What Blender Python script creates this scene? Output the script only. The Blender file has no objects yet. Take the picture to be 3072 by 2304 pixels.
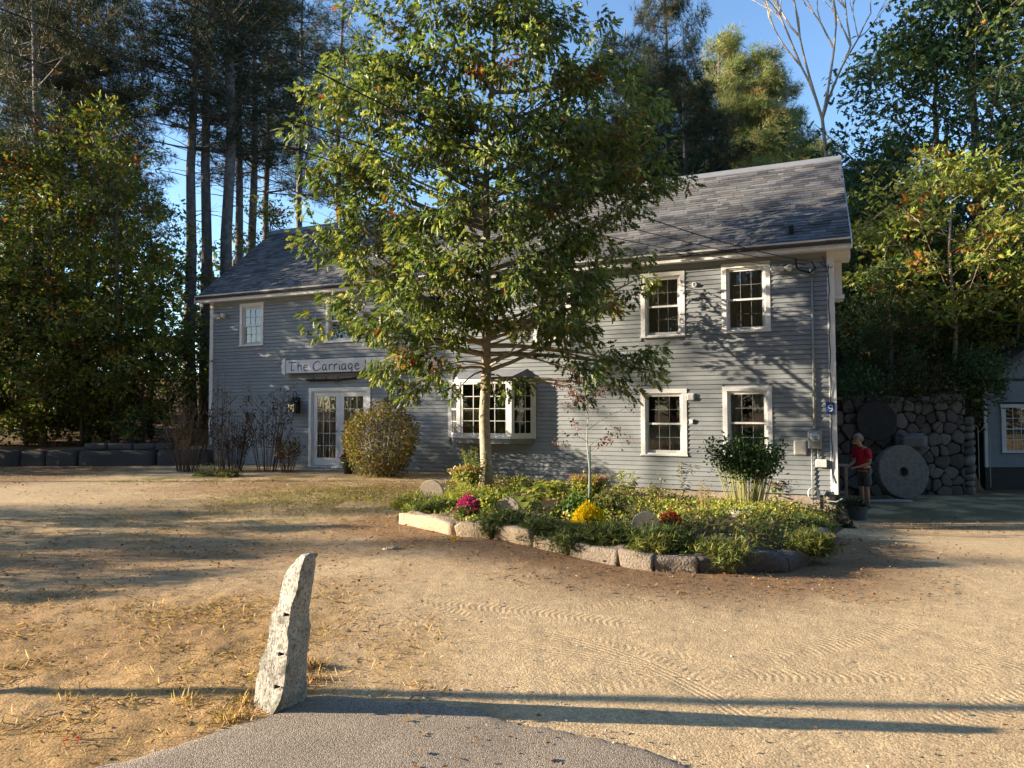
import bpy, math, random
import numpy as np
from mathutils import Vector, Matrix
R = math.radians
rng = np.random.default_rng(7)
random.seed(7)
sc = bpy.context.scene
col = sc.collection

# ------------------------------------------------------------------ camera, world, sun, exposure
CAMH = 1.6
PITCH = 0.0374
FPX = 2050.0                      # focal length in pixels of a 3072 px wide picture
cam = bpy.data.objects.new('camera', bpy.data.cameras.new('camera'))
col.objects.link(cam)
cam.location = (0, 0, CAMH)
cam.rotation_euler = (math.pi/2 + PITCH, 0.0024, 0)
cam.data.sensor_width = 36
cam.data.lens = FPX/3072*36
cam.data.clip_start = 0.05
cam.data.clip_end = 1500
sc.camera = cam

SUNV = Vector((-1.0, 0.012, 0.25)).normalized()      # towards the sun
SEL = math.asin(SUNV.z)
w = bpy.data.worlds.new('World'); sc.world = w; w.use_nodes = True
nt = w.node_tree
sky = nt.nodes.new('ShaderNodeTexSky'); sky.sky_type = 'NISHITA'; sky.sun_disc = False
sky.sun_elevation = SEL
sky.sun_rotation = math.atan2(SUNV.x, SUNV.y)
sky.altitude = 300; sky.air_density = 1.0; sky.dust_density = 0.35; sky.ozone_density = 3.0
bg = nt.nodes['Background']; bg.inputs['Strength'].default_value = 0.115
nt.links.new(sky.outputs[0], bg.inputs[0])
sl = bpy.data.lights.new('sun', 'SUN'); sl.energy = 5.0; sl.angle = R(0.53); sl.color = (1.0, 0.84, 0.64)
so = bpy.data.objects.new('sun', sl); col.objects.link(so)
so.rotation_euler = SUNV.to_track_quat('Z', 'Y').to_euler()
sc.view_settings.view_transform = 'Standard'; sc.view_settings.look = 'None'
sc.view_settings.exposure = 1.74; sc.view_settings.gamma = 1
sc.view_settings.use_curve_mapping = False
sc.cycles.max_bounces = 8; sc.cycles.transparent_max_bounces = 16

# ------------------------------------------------------------------ noise and terrain
_L = rng.random((256, 256))
def vnoise(x, y):
    x = np.asarray(x, float); y = np.asarray(y, float)
    xi = np.floor(x).astype(int); yi = np.floor(y).astype(int)
    fx = x-xi; fy = y-yi; fx = fx*fx*(3-2*fx); fy = fy*fy*(3-2*fy)
    g = lambda i, j: _L[i & 255, j & 255]
    return (g(xi, yi)*(1-fx)+g(xi+1, yi)*fx)*(1-fy)+(g(xi, yi+1)*(1-fx)+g(xi+1, yi+1)*fx)*fy
def fbm(x, y, o=4, s=1.0):
    r = 0; a = .5; t = 0
    for k in range(o):
        r = r+a*vnoise(x*s+17.3*k, y*s+9.1*k); t += a; a *= .5; s *= 2.03
    return r/t
def S(t):
    t = np.clip(t, 0, 1); return t*t*(3-2*t)
def zg(X, Y):
    X = np.asarray(X, float); Y = np.asarray(Y, float)
    z = -0.78*S((Y-5)/11)*S((X+1)/8.5)
    z = z+1.95*S((Y-19.45)/.5)*S((X-8.0)/.8)*(1-S((X-13.0)/.6))
    z = z+.5*S((Y-20.2)/.4)*S((-7.6-X)/.6) + 1.7*S((Y-21)/14)*S((-5-X)/5)
    z = z+np.clip(Y-27, 0, 60)*.07*S((Y-27)/12)
    z = z+.06*(fbm(X, Y, 3, .23)-.5)*S((Y-3)/6)-.075*S((X+1.6)/5)*(1-S((Y-6)/5))
    return z
def ray(px, py):
    a = (px-1536)/FPX; b = -(py-1152)/FPX
    c, s = math.cos(PITCH), math.sin(PITCH)
    return a/(c-b*s), (s+b*c)/(c-b*s)            # X per metre of Y, Z per metre of Y
def P(px, py, D):
    a, b = ray(px, py); return Vector((a*D, D, CAMH+b*D))
def G(px, py, off=0.0):
    a, b = ray(px, py)
    d = 1.5
    while d < 120:
        if CAMH+b*d < float(zg(a*d, d))+off: break
        d += .05
    return Vector((a*d, d, CAMH+b*d))

# ------------------------------------------------------------------ mesh helpers
def tag(o, label=None, cat=None, group=None, kind=None):
    if label: o['label'] = label
    if cat: o['category'] = cat
    if group: o['group'] = group
    if kind: o['kind'] = kind
    return o
def empty(name, loc=(0, 0, 0), rz=0, label=None, cat=None, group=None):
    o = bpy.data.objects.new(name, None); col.objects.link(o)
    o.location = loc; o.rotation_euler = (0, 0, rz); o.empty_display_size = .1
    return tag(o, label, cat, group)
def link(name, me, parent=None):
    o = bpy.data.objects.new(name, me); col.objects.link(o)
    if parent: o.parent = parent
    return o
def npmesh(name, V, F, mat, cols=None, smooth=False, fsize=None):
    """V (n,3); F (m,k) equal-size faces, or flat index list with fsize per face"""
    me = bpy.data.meshes.new(name)
    V = np.ascontiguousarray(V, dtype=np.float32)
    if fsize is None:
        F = np.asarray(F); m, k = F.shape; tot = np.full(m, k, np.int32); flat = F.ravel()
    else:
        tot = np.asarray(fsize, np.int32); flat = np.asarray(F); m = len(tot)
    start = np.concatenate([[0], np.cumsum(tot)[:-1]]).astype(np.int32)
    me.vertices.add(len(V)); me.vertices.foreach_set('co', V.ravel())
    me.loops.add(len(flat)); me.loops.foreach_set('vertex_index', flat.astype(np.int32))
    me.polygons.add(m); me.polygons.foreach_set('loop_start', start)
    if cols is not None:
        ca = me.color_attributes.new('Col', 'FLOAT_COLOR', 'POINT')
        c4 = np.ones((len(V), 4), np.float32); c4[:, :3] = cols
        ca.data.foreach_set('color', c4.ravel())
    if smooth: me.polygons.foreach_set('use_smooth', np.ones(m, bool))
    me.update(calc_edges=True)
    if mat: me.materials.append(mat)
    return me
class MB:
    def __init__(s): s.v = []; s.f = []; s.c = []
    def add(s, vs, fs, c=None):
        n = len(s.v); s.v += [tuple(v) for v in vs]; s.f += [tuple(i+n for i in f) for f in fs]
        s.c += [c or (1, 1, 1)]*len(vs); return s
    def box(s, x0, x1, y0, y1, z0, z1, c=None):
        return s.add([(x0, y0, z0), (x1, y0, z0), (x1, y1, z0), (x0, y1, z0), (x0, y0, z1), (x1, y0, z1), (x1, y1, z1), (x0, y1, z1)],
            [(0, 3, 2, 1), (4, 5, 6, 7), (0, 1, 5, 4), (1, 2, 6, 5), (2, 3, 7, 6), (3, 0, 4, 7)], c)
    def tube(s, pts, rad, n=6, c=None, cap=True):
        pts = [Vector(p) for p in pts]; N = len(pts)
        if not hasattr(rad, '__len__'): rad = [rad]*N
        vs = []; up = Vector((0, 0, 1))
        prev = None
        for i, p in enumerate(pts):
            t = (pts[min(i+1, N-1)]-pts[max(i-1, 0)])
            if t.length < 1e-7: t = Vector((0, 0, 1))
            t.normalize()
            if prev is None:
                a = t.orthogonal().normalized()
            else:
                a = (prev-t*prev.dot(t))
                a = a.normalized() if a.length > 1e-5 else t.orthogonal().normalized()
            prev = a; b = t.cross(a)
            for k in range(n):
                th = 2*math.pi*k/n; vs.append(p+(a*math.cos(th)+b*math.sin(th))*rad[i])
        fs = [(i*n+k, i*n+(k+1) % n, (i+1)*n+(k+1) % n, (i+1)*n+k) for i in range(N-1) for k in range(n)]
        if cap: fs += [tuple(range(n-1, -1, -1)), tuple((N-1)*n+k for k in range(n))]
        return s.add(vs, fs, c)
    def lathe(s, prof, c0=(0, 0, 0), n=24, c=None, cap=True):
        vs = [(c0[0]+r*math.cos(2*math.pi*k/n), c0[1]+r*math.sin(2*math.pi*k/n), c0[2]+z) for r, z in prof for k in range(n)]
        N = len(prof)
        fs = [(i*n+k, i*n+(k+1) % n, (i+1)*n+(k+1) % n, (i+1)*n+k) for i in range(N-1) for k in range(n)]
        if cap: fs += [tuple(range(n-1, -1, -1)), tuple((N-1)*n+k for k in range(n))]
        return s.add(vs, fs, c)
    def ribbon(s, pts, wid, yf, yb, c=None):
        """flat stroke in the x-z plane, front at yf, back at yb"""
        pts = [Vector((p[0], 0, p[1])) for p in pts]; N = len(pts)
        if not hasattr(wid, '__len__'): wid = [wid]*N
        vs = []
        for i, p in enumerate(pts):
            t = pts[min(i+1, N-1)]-pts[max(i-1, 0)]; t.normalize(); q = Vector((-t.z, 0, t.x))
            for y in (yf, yb):
                for sg in (1, -1):
                    v = p+q*wid[i]*.5*sg; vs.append((v.x, y, v.z))
        fs = []
        for i in range(N-1):
            a = i*4; b = a+4
            fs += [(a, a+1, b+1, b), (a+2, b+2, b+3, a+3), (a, b, b+2, a+2), (a+1, a+3, b+3, b+1)]
        fs += [(0, 2, 3, 1), (4*(N-1), 4*(N-1)+1, 4*(N-1)+3, 4*(N-1)+2)]
        return s.add(vs, fs, c)
    def mesh(s, name, mat, smooth=False, cols=False):
        me = bpy.data.meshes.new(name); me.from_pydata(s.v, [], s.f)
        if smooth: me.polygons.foreach_set('use_smooth', np.ones(len(s.f), bool))
        if cols:
            ca = me.color_attributes.new('Col', 'FLOAT_COLOR', 'POINT')
            c4 = np.ones((len(s.v), 4), np.float32); c4[:, :3] = s.c; ca.data.foreach_set('color', c4.ravel())
        me.materials.append(mat); me.update(); return me
    def build(s, name, mat, parent=None, smooth=False, cols=False):
        return link(name, s.mesh(name, mat, smooth, cols), parent)
def bevel(o, wdt=.006, seg=1):
    m = o.modifiers.new('bevel', 'BEVEL'); m.width = wdt; m.segments = seg; m.limit_method = 'ANGLE'
    return o
def copy_tree(o, parent=None):
    c = o.copy(); col.objects.link(c)
    if parent: c.parent = parent
    for ch in list(o.children): copy_tree(ch, c)
    return c

# ------------------------------------------------------------------ materials
def newmat(name):
    m = bpy.data.materials.new(name); m.use_nodes = True
    n = m.node_tree; b = n.nodes['Principled BSDF']; return m, n, b
def mat_plain(name, c, rough=.7, spec=.3, metal=0, var=.12, scale=6, bump=0, bscale=60, objrand=0):
    m, n, b = newmat(name); L = n.links.new
    b.inputs['Roughness'].default_value = rough; b.inputs['Specular IOR Level'].default_value = spec
    b.inputs['Metallic'].default_value = metal
    tc = n.nodes.new('ShaderNodeTexCoord')
    nz = n.nodes.new('ShaderNodeTexNoise'); nz.inputs['Scale'].default_value = scale; nz.inputs['Detail'].default_value = 6
    L(tc.outputs['Object'], nz.inputs['Vector'])
    r = n.nodes.new('ShaderNodeMapRange'); r.inputs['From Min'].default_value = .25; r.inputs['From Max'].default_value = .75
    r.inputs['To Min'].default_value = 1-var; r.inputs['To Max'].default_value = 1+var; L(nz.outputs['Fac'], r.inputs['Value'])
    mx = n.nodes.new('ShaderNodeVectorMath'); mx.operation = 'SCALE'; mx.inputs[0].default_value = c; L(r.outputs[0], mx.inputs['Scale'])
    if objrand:
        oi = n.nodes.new('ShaderNodeObjectInfo'); ma = n.nodes.new('ShaderNodeMath'); ma.operation = 'MULTIPLY_ADD'; ma.inputs[1].default_value = objrand; ma.inputs[2].default_value = 1-objrand/2
        L(oi.outputs['Random'], ma.inputs[0]); mb_ = n.nodes.new('ShaderNodeMath'); mb_.operation = 'MULTIPLY'; L(ma.outputs[0], mb_.inputs[0]); L(r.outputs[0], mb_.inputs[1]); L(mb_.outputs[0], mx.inputs['Scale'])
    L(mx.outputs[0], b.inputs['Base Color'])
    if bump:
        n2 = n.nodes.new('ShaderNodeTexNoise'); n2.inputs['Scale'].default_value = bscale; n2.inputs['Detail'].default_value = 4
        L(tc.outputs['Object'], n2.inputs['Vector'])
        bp = n.nodes.new('ShaderNodeBump'); bp.inputs['Strength'].default_value = bump; bp.inputs['Distance'].default_value = .01
        L(n2.outputs['Fac'], bp.inputs['Height']); L(bp.outputs[0], b.inputs['Normal'])
    return m
def mat_leaf(name, trans=.35, rough=.45, spec=.4, tint=(1, 1, 1)):
    m, n, b = newmat(name); L = n.links.new
    at = n.nodes.new('ShaderNodeAttribute'); at.attribute_name = 'Col'
    mu = n.nodes.new('ShaderNodeVectorMath'); mu.operation = 'MULTIPLY'; mu.inputs[1].default_value = tint
    L(at.outputs['Color'], mu.inputs[0]); L(mu.outputs[0], b.inputs['Base Color'])
    b.inputs['Roughness'].default_value = rough; b.inputs['Specular IOR Level'].default_value = spec
    tr = n.nodes.new('ShaderNodeBsdfTranslucent')
    mu2 = n.nodes.new('ShaderNodeVectorMath'); mu2.operation = 'MULTIPLY'; mu2.inputs[1].default_value = (1.25, 1.25, .7)
    L(mu.outputs[0], mu2.inputs[0]); L(mu2.outputs[0], tr.inputs['Color'])
    mx = n.nodes.new('ShaderNodeMixShader'); mx.inputs[0].default_value = trans
    L(b.outputs[0], mx.inputs[1]); L(tr.outputs[0], mx.inputs[2])
    L(mx.outputs[0], n.nodes['Material Output'].inputs['Surface'])
    return m
def mat_attr(name, rough=.8, spec=.3, bump=0, bscale=80, var=.15, vscale=20, speck=0):
    """colour from the Col attribute, varied by noise"""
    m, n, b = newmat(name); L = n.links.new
    at = n.nodes.new('ShaderNodeAttribute'); at.attribute_name = 'Col'
    tc = n.nodes.new('ShaderNodeTexCoord')
    nz = n.nodes.new('ShaderNodeTexNoise'); nz.inputs['Scale'].default_value = vscale; nz.inputs['Detail'].default_value = 8
    nz.inputs['Roughness'].default_value = .7
    L(tc.outputs['Object'], nz.inputs['Vector'])
    r = n.nodes.new('ShaderNodeMapRange'); r.inputs['From Min'].default_value = .3; r.inputs['From Max'].default_value = .7
    r.inputs['To Min'].default_value = 1-var; r.inputs['To Max'].default_value = 1+var; L(nz.outputs['Fac'], r.inputs['Value'])
    mx = n.nodes.new('ShaderNodeVectorMath'); mx.operation = 'SCALE'; L(at.outputs['Color'], mx.inputs[0]); L(r.outputs[0], mx.inputs['Scale'])
    L(mx.outputs[0], b.inputs['Base Color'])
    b.inputs['Roughness'].default_value = rough; b.inputs['Specular IOR Level'].default_value = spec
    if bump:
        n2 = n.nodes.new('ShaderNodeTexNoise'); n2.inputs['Scale'].default_value = bscale; n2.inputs['Detail'].default_value = 5
        L(tc.outputs['Object'], n2.inputs['Vector'])
        bp = n.nodes.new('ShaderNodeBump'); bp.inputs['Strength'].default_value = bump; bp.inputs['Distance'].default_value = .02
        L(n2.outputs['Fac'], bp.inputs['Height']); L(bp.outputs[0], b.inputs['Normal'])
    return m
M = {}
M['foundation'] = mat_plain('rough_foundation', (.30, .25, .20), .9, .15, var=.3, scale=9, bump=.8, bscale=30)
M['inner'] = mat_plain('dim_room_wall', (.10, .09, .08), .9, .1)
M['roofdeck'] = mat_plain('dark_roofing', (.07, .07, .075), .9, .1)
M['ridge'] = mat_plain('grey_ridge_metal', (.20, .21, .23), .6, .3)
M['siding'] = mat_plain('grey_clapboard_paint', (.222, .240, .250), .55, .35, var=.13, scale=2.2, bump=.15, bscale=40, objrand=.13)
M['white'] = mat_plain('white_trim_paint', (.72, .72, .70), .5, .35, var=.06, scale=3, bump=.05)
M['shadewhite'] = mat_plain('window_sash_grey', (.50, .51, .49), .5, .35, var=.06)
M['dark'] = mat_plain('dark_interior', (.018, .018, .02), .9, .1)
M['iron'] = mat_plain('black_iron', (.012, .012, .014), .5, .4)
M['wire'] = mat_plain('black_cable', (.015, .015, .016), .5, .3)
M['bark'] = mat_plain('grey_bark', (.13, .105, .085), .9, .15, var=.5, scale=9, bump=1.0, bscale=22)
M['palebark'] = mat_plain('pale_bark', (.36, .30, .22), .85, .2, var=.35, scale=11, bump=.8, bscale=26)
M['pinebark'] = mat_plain('pine_bark', (.17, .15, .135), .9, .15, var=.5, scale=7, bump=1.0, bscale=16)
M['twig'] = mat_plain('brown_twigs', (.10, .07, .05), .85, .2, var=.3)
M['twiglight'] = mat_plain('pale_twigs', (.34, .30, .25), .8, .2, var=.3)
M['granite'] = mat_plain('granite', (.36, .345, .31), .85, .25, var=.35, scale=28, bump=.9, bscale=55)
M['granitedark'] = mat_plain('dark_fieldstone', (.05, .048, .045), .85, .25, var=.35, scale=9, bump=.9, bscale=30)
M['mill'] = mat_plain('millstone_granite', (.40, .33, .24), .85, .2, var=.22, scale=22, bump=.7, bscale=60)
M['rust'] = mat_plain('dark_iron_plate', (.02, .02, .021), .7, .3, var=.4)
M['curtain'] = mat_plain('white_curtain_cloth', (.58, .58, .55), .9, .1, var=.05)
M['shade'] = mat_plain('beige_roller_shade', (.50, .44, .37), .8, .15, var=.1)
M['meter'] = mat_plain('grey_metal_box', (.30, .32, .31), .5, .4, metal=.2, var=.05)
M['wood'] = mat_plain('weathered_wood', (.26, .21, .16), .85, .2, var=.3, scale=12)
M['leaf'] = mat_leaf('oak_leaves', trans=.4, rough=.5, spec=.4)
M['leaf2'] = mat_leaf('wood_leaves', trans=.4, rough=.5, spec=.3)
M['needle'] = mat_leaf('pine_needles', trans=.15, rough=.55, spec=.25)
M['petal'] = mat_leaf('flower_petals', trans=.25, rough=.7, spec=.2)
M['drygrass'] = mat_leaf('dry_grass_blades', trans=.3, rough=.7, spec=.2)
M['soil'] = mat_plain('mulch_soil', (.10, .07, .045), .95, .1, var=.5, scale=14, bump=1, bscale=40)

def mat_glass():
    m, n, b = newmat('window_glass'); L = n.links.new
    n.nodes.remove(b)
    t = n.nodes.new('ShaderNodeBsdfTransparent'); t.inputs[0].default_value = (.86, .9, .88, 1)
    g = n.nodes.new('ShaderNodeBsdfGlossy'); g.inputs['Roughness'].default_value = .015
    nz = n.nodes.new('ShaderNodeTexNoise'); nz.inputs['Scale'].default_value = 1.2
    tc = n.nodes.new('ShaderNodeTexCoord'); L(tc.outputs['Object'], nz.inputs['Vector'])
    bp = n.nodes.new('ShaderNodeBump'); bp.inputs['Strength'].default_value = .12; bp.inputs['Distance'].default_value = .02
    L(nz.outputs['Fac'], bp.inputs['Height']); L(bp.outputs[0], g.inputs['Normal'])
    fr = n.nodes.new('ShaderNodeFresnel'); fr.inputs[0].default_value = 2.0
    mx = n.nodes.new('ShaderNodeMixShader'); L(fr.outputs[0], mx.inputs[0]); L(t.outputs[0], mx.inputs[1]); L(g.outputs[0], mx.inputs[2])
    L(mx.outputs[0], n.nodes['Material Output'].inputs['Surface']); return m
M['glass'] = mat_glass()
M['mill2'] = mat_plain('grey_millstone', (.15, .145, .135), .88, .2, var=.3, scale=12, bump=.8, bscale=50)
M['signwhite'] = mat_plain('sign_face_white', (.62, .63, .66), .5, .3, var=.1, scale=3)
M['ink'] = mat_plain('navy_lettering_paint', (.012, .014, .03), .5, .3)
M['wooddark'] = mat_plain('dark_old_wood', (.035, .025, .02), .8, .2, var=.3)
M['glassy'] = mat_plain('dial_glass', (.5, .52, .52), .15, .6, var=.05)
M['cane'] = mat_plain('pale_green_canes', (.34, .33, .13), .7, .3, var=.25)
M['stake'] = mat_plain('blue_green_stake', (.03, .10, .10), .5, .4)
M['meterd'] = mat_plain('dark_grey_plastic', (.09, .10, .11), .6, .3)
M['skin'] = mat_plain('tanned_skin', (.42, .22, .14), .6, .3, var=.08)
M['redshirt'] = mat_plain('red_cotton', (.42, .018, .03), .85, .15, var=.15, scale=14, bump=.4, bscale=18)
M['shorts'] = mat_plain('dark_grey_shorts', (.085, .085, .08), .85, .15, var=.2, bump=.4, bscale=20)
M['greyhair'] = mat_plain('grey_hair', (.42, .40, .37), .8, .2)
M['shoe'] = mat_plain('brown_shoes', (.16, .08, .05), .7, .2)
M['muntin'] = mat_plain('dull_muntin_bars', (.22, .22, .21), .6, .3, var=.05)
M['beige'] = mat_plain('beige_cover', (.36, .35, .31), .6, .3, var=.05)
M['blueplate'] = mat_plain('blue_plate', (.012, .05, .20), .35, .5, var=.05)
M['greenglass'] = mat_plain('green_glass', (.01, .06, .05), .2, .6, var=.05)
M['shingle'] = mat_attr('asphalt_shingles', .85, .25, bump=.5, bscale=150, var=.22, vscale=90)
M['rock'] = mat_attr('rock_attr', .88, .2, bump=.9, bscale=45, var=.3, vscale=24)

# ------------------------------------------------------------------ foliage helpers
def T_oak():
    h = [(0, 0, 0), (.20, .07, .01), (.30, .25, .04), (.40, .09, .0), (.58, .32, .03), (.64, .10, -.03), (.86, .17, -.08), (1, 0, -.16)]
    v = h+[(x, -y, z) for x, y, z in h]
    return np.array(v), [list(range(8)), [8+i for i in range(7, -1, -1)]]
def T_oval():
    return np.array([(0, 0, 0), (.45, .27, .05), (1, 0, -.05), (.45, -.27, .05)]), [[0, 1, 2], [0, 2, 3]]
def T_long():
    return np.array([(0, 0, 0), (.4, .13, .05), (1, 0, -.15), (.4, -.13, .05)]), [[0, 1, 2], [0, 2, 3]]
def T_tuft(n=9, wdt=.035, up=.25, seed=1):
    r = np.random.default_rng(seed); v = []; f = []
    for i in range(n):
        d = r.normal(size=3); d[0] = abs(d[0])+.5; d /= np.linalg.norm(d)
        q = np.cross(d, r.normal(size=3)); q /= np.linalg.norm(q)
        k = len(v); v += [q*wdt, -q*wdt, d*(.7+.3*r.random())]; f.append([k, k+1, k+2])
    return np.array(v), f
def T_blade():
    return np.array([(0, .03, 0), (0, -.03, 0), (.6, 0, .12), (1, 0, .35)]), [[0, 1, 2], [2, 1, 3], [0, 2, 3]]
def nrm(a): return a/np.maximum(np.linalg.norm(a, axis=-1, keepdims=True), 1e-9)
def leaves(name, C, A, size, cols, T, mat, parent=None, spread=.6, face=None, obj=True, fup=.0):
    """C centres, A leaf axes, size scalar/array, cols (n,3)"""
    tv, tf = T; n = len(C); C = np.asarray(C, float)
    A = nrm(np.asarray(A, float)+rng.normal(size=(n, 3))*spread)
    N = rng.normal(size=(n, 3)); N[:, 2] += fup
    if face is not None: N = N+face
    Bv = nrm(np.cross(N, A)); Nn = np.cross(A, Bv)
    size = np.broadcast_to(np.asarray(size, float), (n,))[:, None, None]
    V = C[:, None, :]+size*(tv[None, :, 0, None]*A[:, None]+tv[None, :, 1, None]*Bv[:, None]+tv[None, :, 2, None]*Nn[:, None])
    k = len(tv); flat = np.concatenate([np.array(f) for f in tf]); sz = np.array([len(f) for f in tf])
    F = (flat[None, :]+np.arange(n)[:, None]*k).ravel(); fs = np.tile(sz, n)
    cc = np.repeat(np.asarray(cols), k, axis=0)
    me = npmesh(name, V.reshape(-1, 3), F, mat, cc, fsize=fs)
    return link(name, me, parent) if obj else me
def pick(pal, n, jit=.25):
    """pal: list of (weight, colour)"""
    w_ = np.array([p[0] for p in pal], float); w_ /= w_.sum()
    c = np.array([p[1] for p in pal])[rng.choice(len(pal), n, p=w_)]
    return np.clip(c*(1+rng.normal(size=(n, 1))*jit), .004, .95)
OAK = [(4, (.06, .105, .028)), (5, (.11, .16, .04)), (5, (.18, .22, .055)), (3, (.27, .28, .08))]
OAKX = [(3, (.30, .10, .02)), (2, (.33, .19, .03)), (2, (.20, .10, .03)), (1, (.25, .05, .015))]
def clusters(centres, outdir, n_per, rad, leafsize, pal, palx, px_, T, name, mat, parent, droop=.5, spread=.75, flat=.75):
    centres = np.asarray(centres); K = len(centres)
    n = np.maximum(3, (n_per*(.7+.6*rng.random(K))).astype(int)); idx = np.repeat(np.arange(K), n); tot = len(idx)
    off = rng.normal(size=(tot, 3)); off = nrm(off)*(rng.random((tot, 1))**.5)*rad; off[:, 2] *= flat
    C = centres[idx]+off
    A = nrm(outdir[idx])*.6+nrm(off)*.9; A[:, 2] -= droop
    # each cluster keeps one kind of colour, a few have turned
    kind = rng.random(K) < px_
    tint = 1+rng.normal(size=(K, 1))*.18
    cA = pick(pal, tot, .18); cX = pick(palx, tot, .2)
    single = rng.random(tot) < px_*.35
    cols = np.where((kind[idx] & (rng.random(tot) < .75))[:, None] | single[:, None], cX, cA)*tint[idx]
    return leaves(name, C, A, leafsize*(.7+.55*rng.random(tot)), cols, T, mat, parent, spread)
def curve3(a, b, bend, n=6):
    a = Vector(a); b = Vector(b); m = (a+b)*.5+Vector(bend)
    return [a*(1-t)**2+m*2*t*(1-t)+b*t*t for t in [i/(n-1) for i in range(n)]]

# ================================================================== GROUND
def poly_in(X, Y, poly):
    ins = np.zeros(np.shape(X), bool); j = len(poly)-1
    for i in range(len(poly)):
        xi, yi = poly[i]; xj, yj = poly[j]
        c = ((yi > Y) != (yj > Y)) & (X < (xj-xi)*(Y-yi)/((yj-yi) if yj != yi else 1e-9)+xi)
        ins ^= c; j = i
    return ins
def poly_dist(X, Y, poly, closed=True):
    d = np.full(np.shape(X), 1e9); n = len(poly)
    for i in range(n if closed else n-1):
        ax, ay = poly[i]; bx, by = poly[(i+1) % n]
        dx, dy = bx-ax, by-ay; t = np.clip(((X-ax)*dx+(Y-ay)*dy)/(dx*dx+dy*dy+1e-9), 0, 1)
        d = np.minimum(d, np.hypot(X-ax-t*dx, Y-ay-t*dy))
    return d
# asphalt apron outline
ap = [G(x*1.3888, y*1.3888) for x, y in [(120, 1659), (280, 1638), (420, 1596), (520, 1570), (610, 1543), (665, 1505), (760, 1508), (880, 1515), (990, 1530), (1080, 1552), (1180, 1574), (1300, 1600), (1400, 1626), (1500, 1656)]]
APRON = [(p.x, p.y) for p in ap]
APRON = [(-30, -3.6), (-6, 1.0), (-2.6, 2.45)]+APRON+[(1.55, 2.6), (4.5, 1.2), (30, -3.6)]
# planting bed outline (base of the granite edging), then back along the house
bedpx = [(1191, 1569), (1359, 1607), (1480, 1618), (1590, 1640), (1700, 1668), (1850, 1700), (1960, 1716), (2092, 1722), (2365, 1722), (2425, 1696), (2487, 1626)]
BED = [tuple(G(*p).xy) for p in bedpx]
BEDALL = BED+[(6.7, 13.6), (0.0, 16.4), (-1.5, 15.2), (-1.75, 12.0), (-1.75, 10.2)]
def zbed(X, Y):
    """soil level in the bed"""
    d = poly_dist(X, Y, BEDALL)
    fr = poly_dist(X, Y, BED, False)
    front = np.clip((Y-7)/7, 0, 1)
    top = zg(X, Y)*(.0+.55*S(front))+.16*(1-S(front))-.12*(1-S((fr-.15)/.45))+.10*S((-X+1.5)/3)
    edge = 1-S(poly_dist(X, Y, BEDALL[len(BED)-1:]+[BED[0]], False)/.5)
    q = S(poly_dist(X, Y, BEDALL[len(BED)-1:]+[BED[0]], False)/.9)
    return zg(X, Y)+(top+.05*(fbm(X, Y, 3, 1.1)-.5)-zg(X, Y))*q+.015*(1-q)
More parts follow.
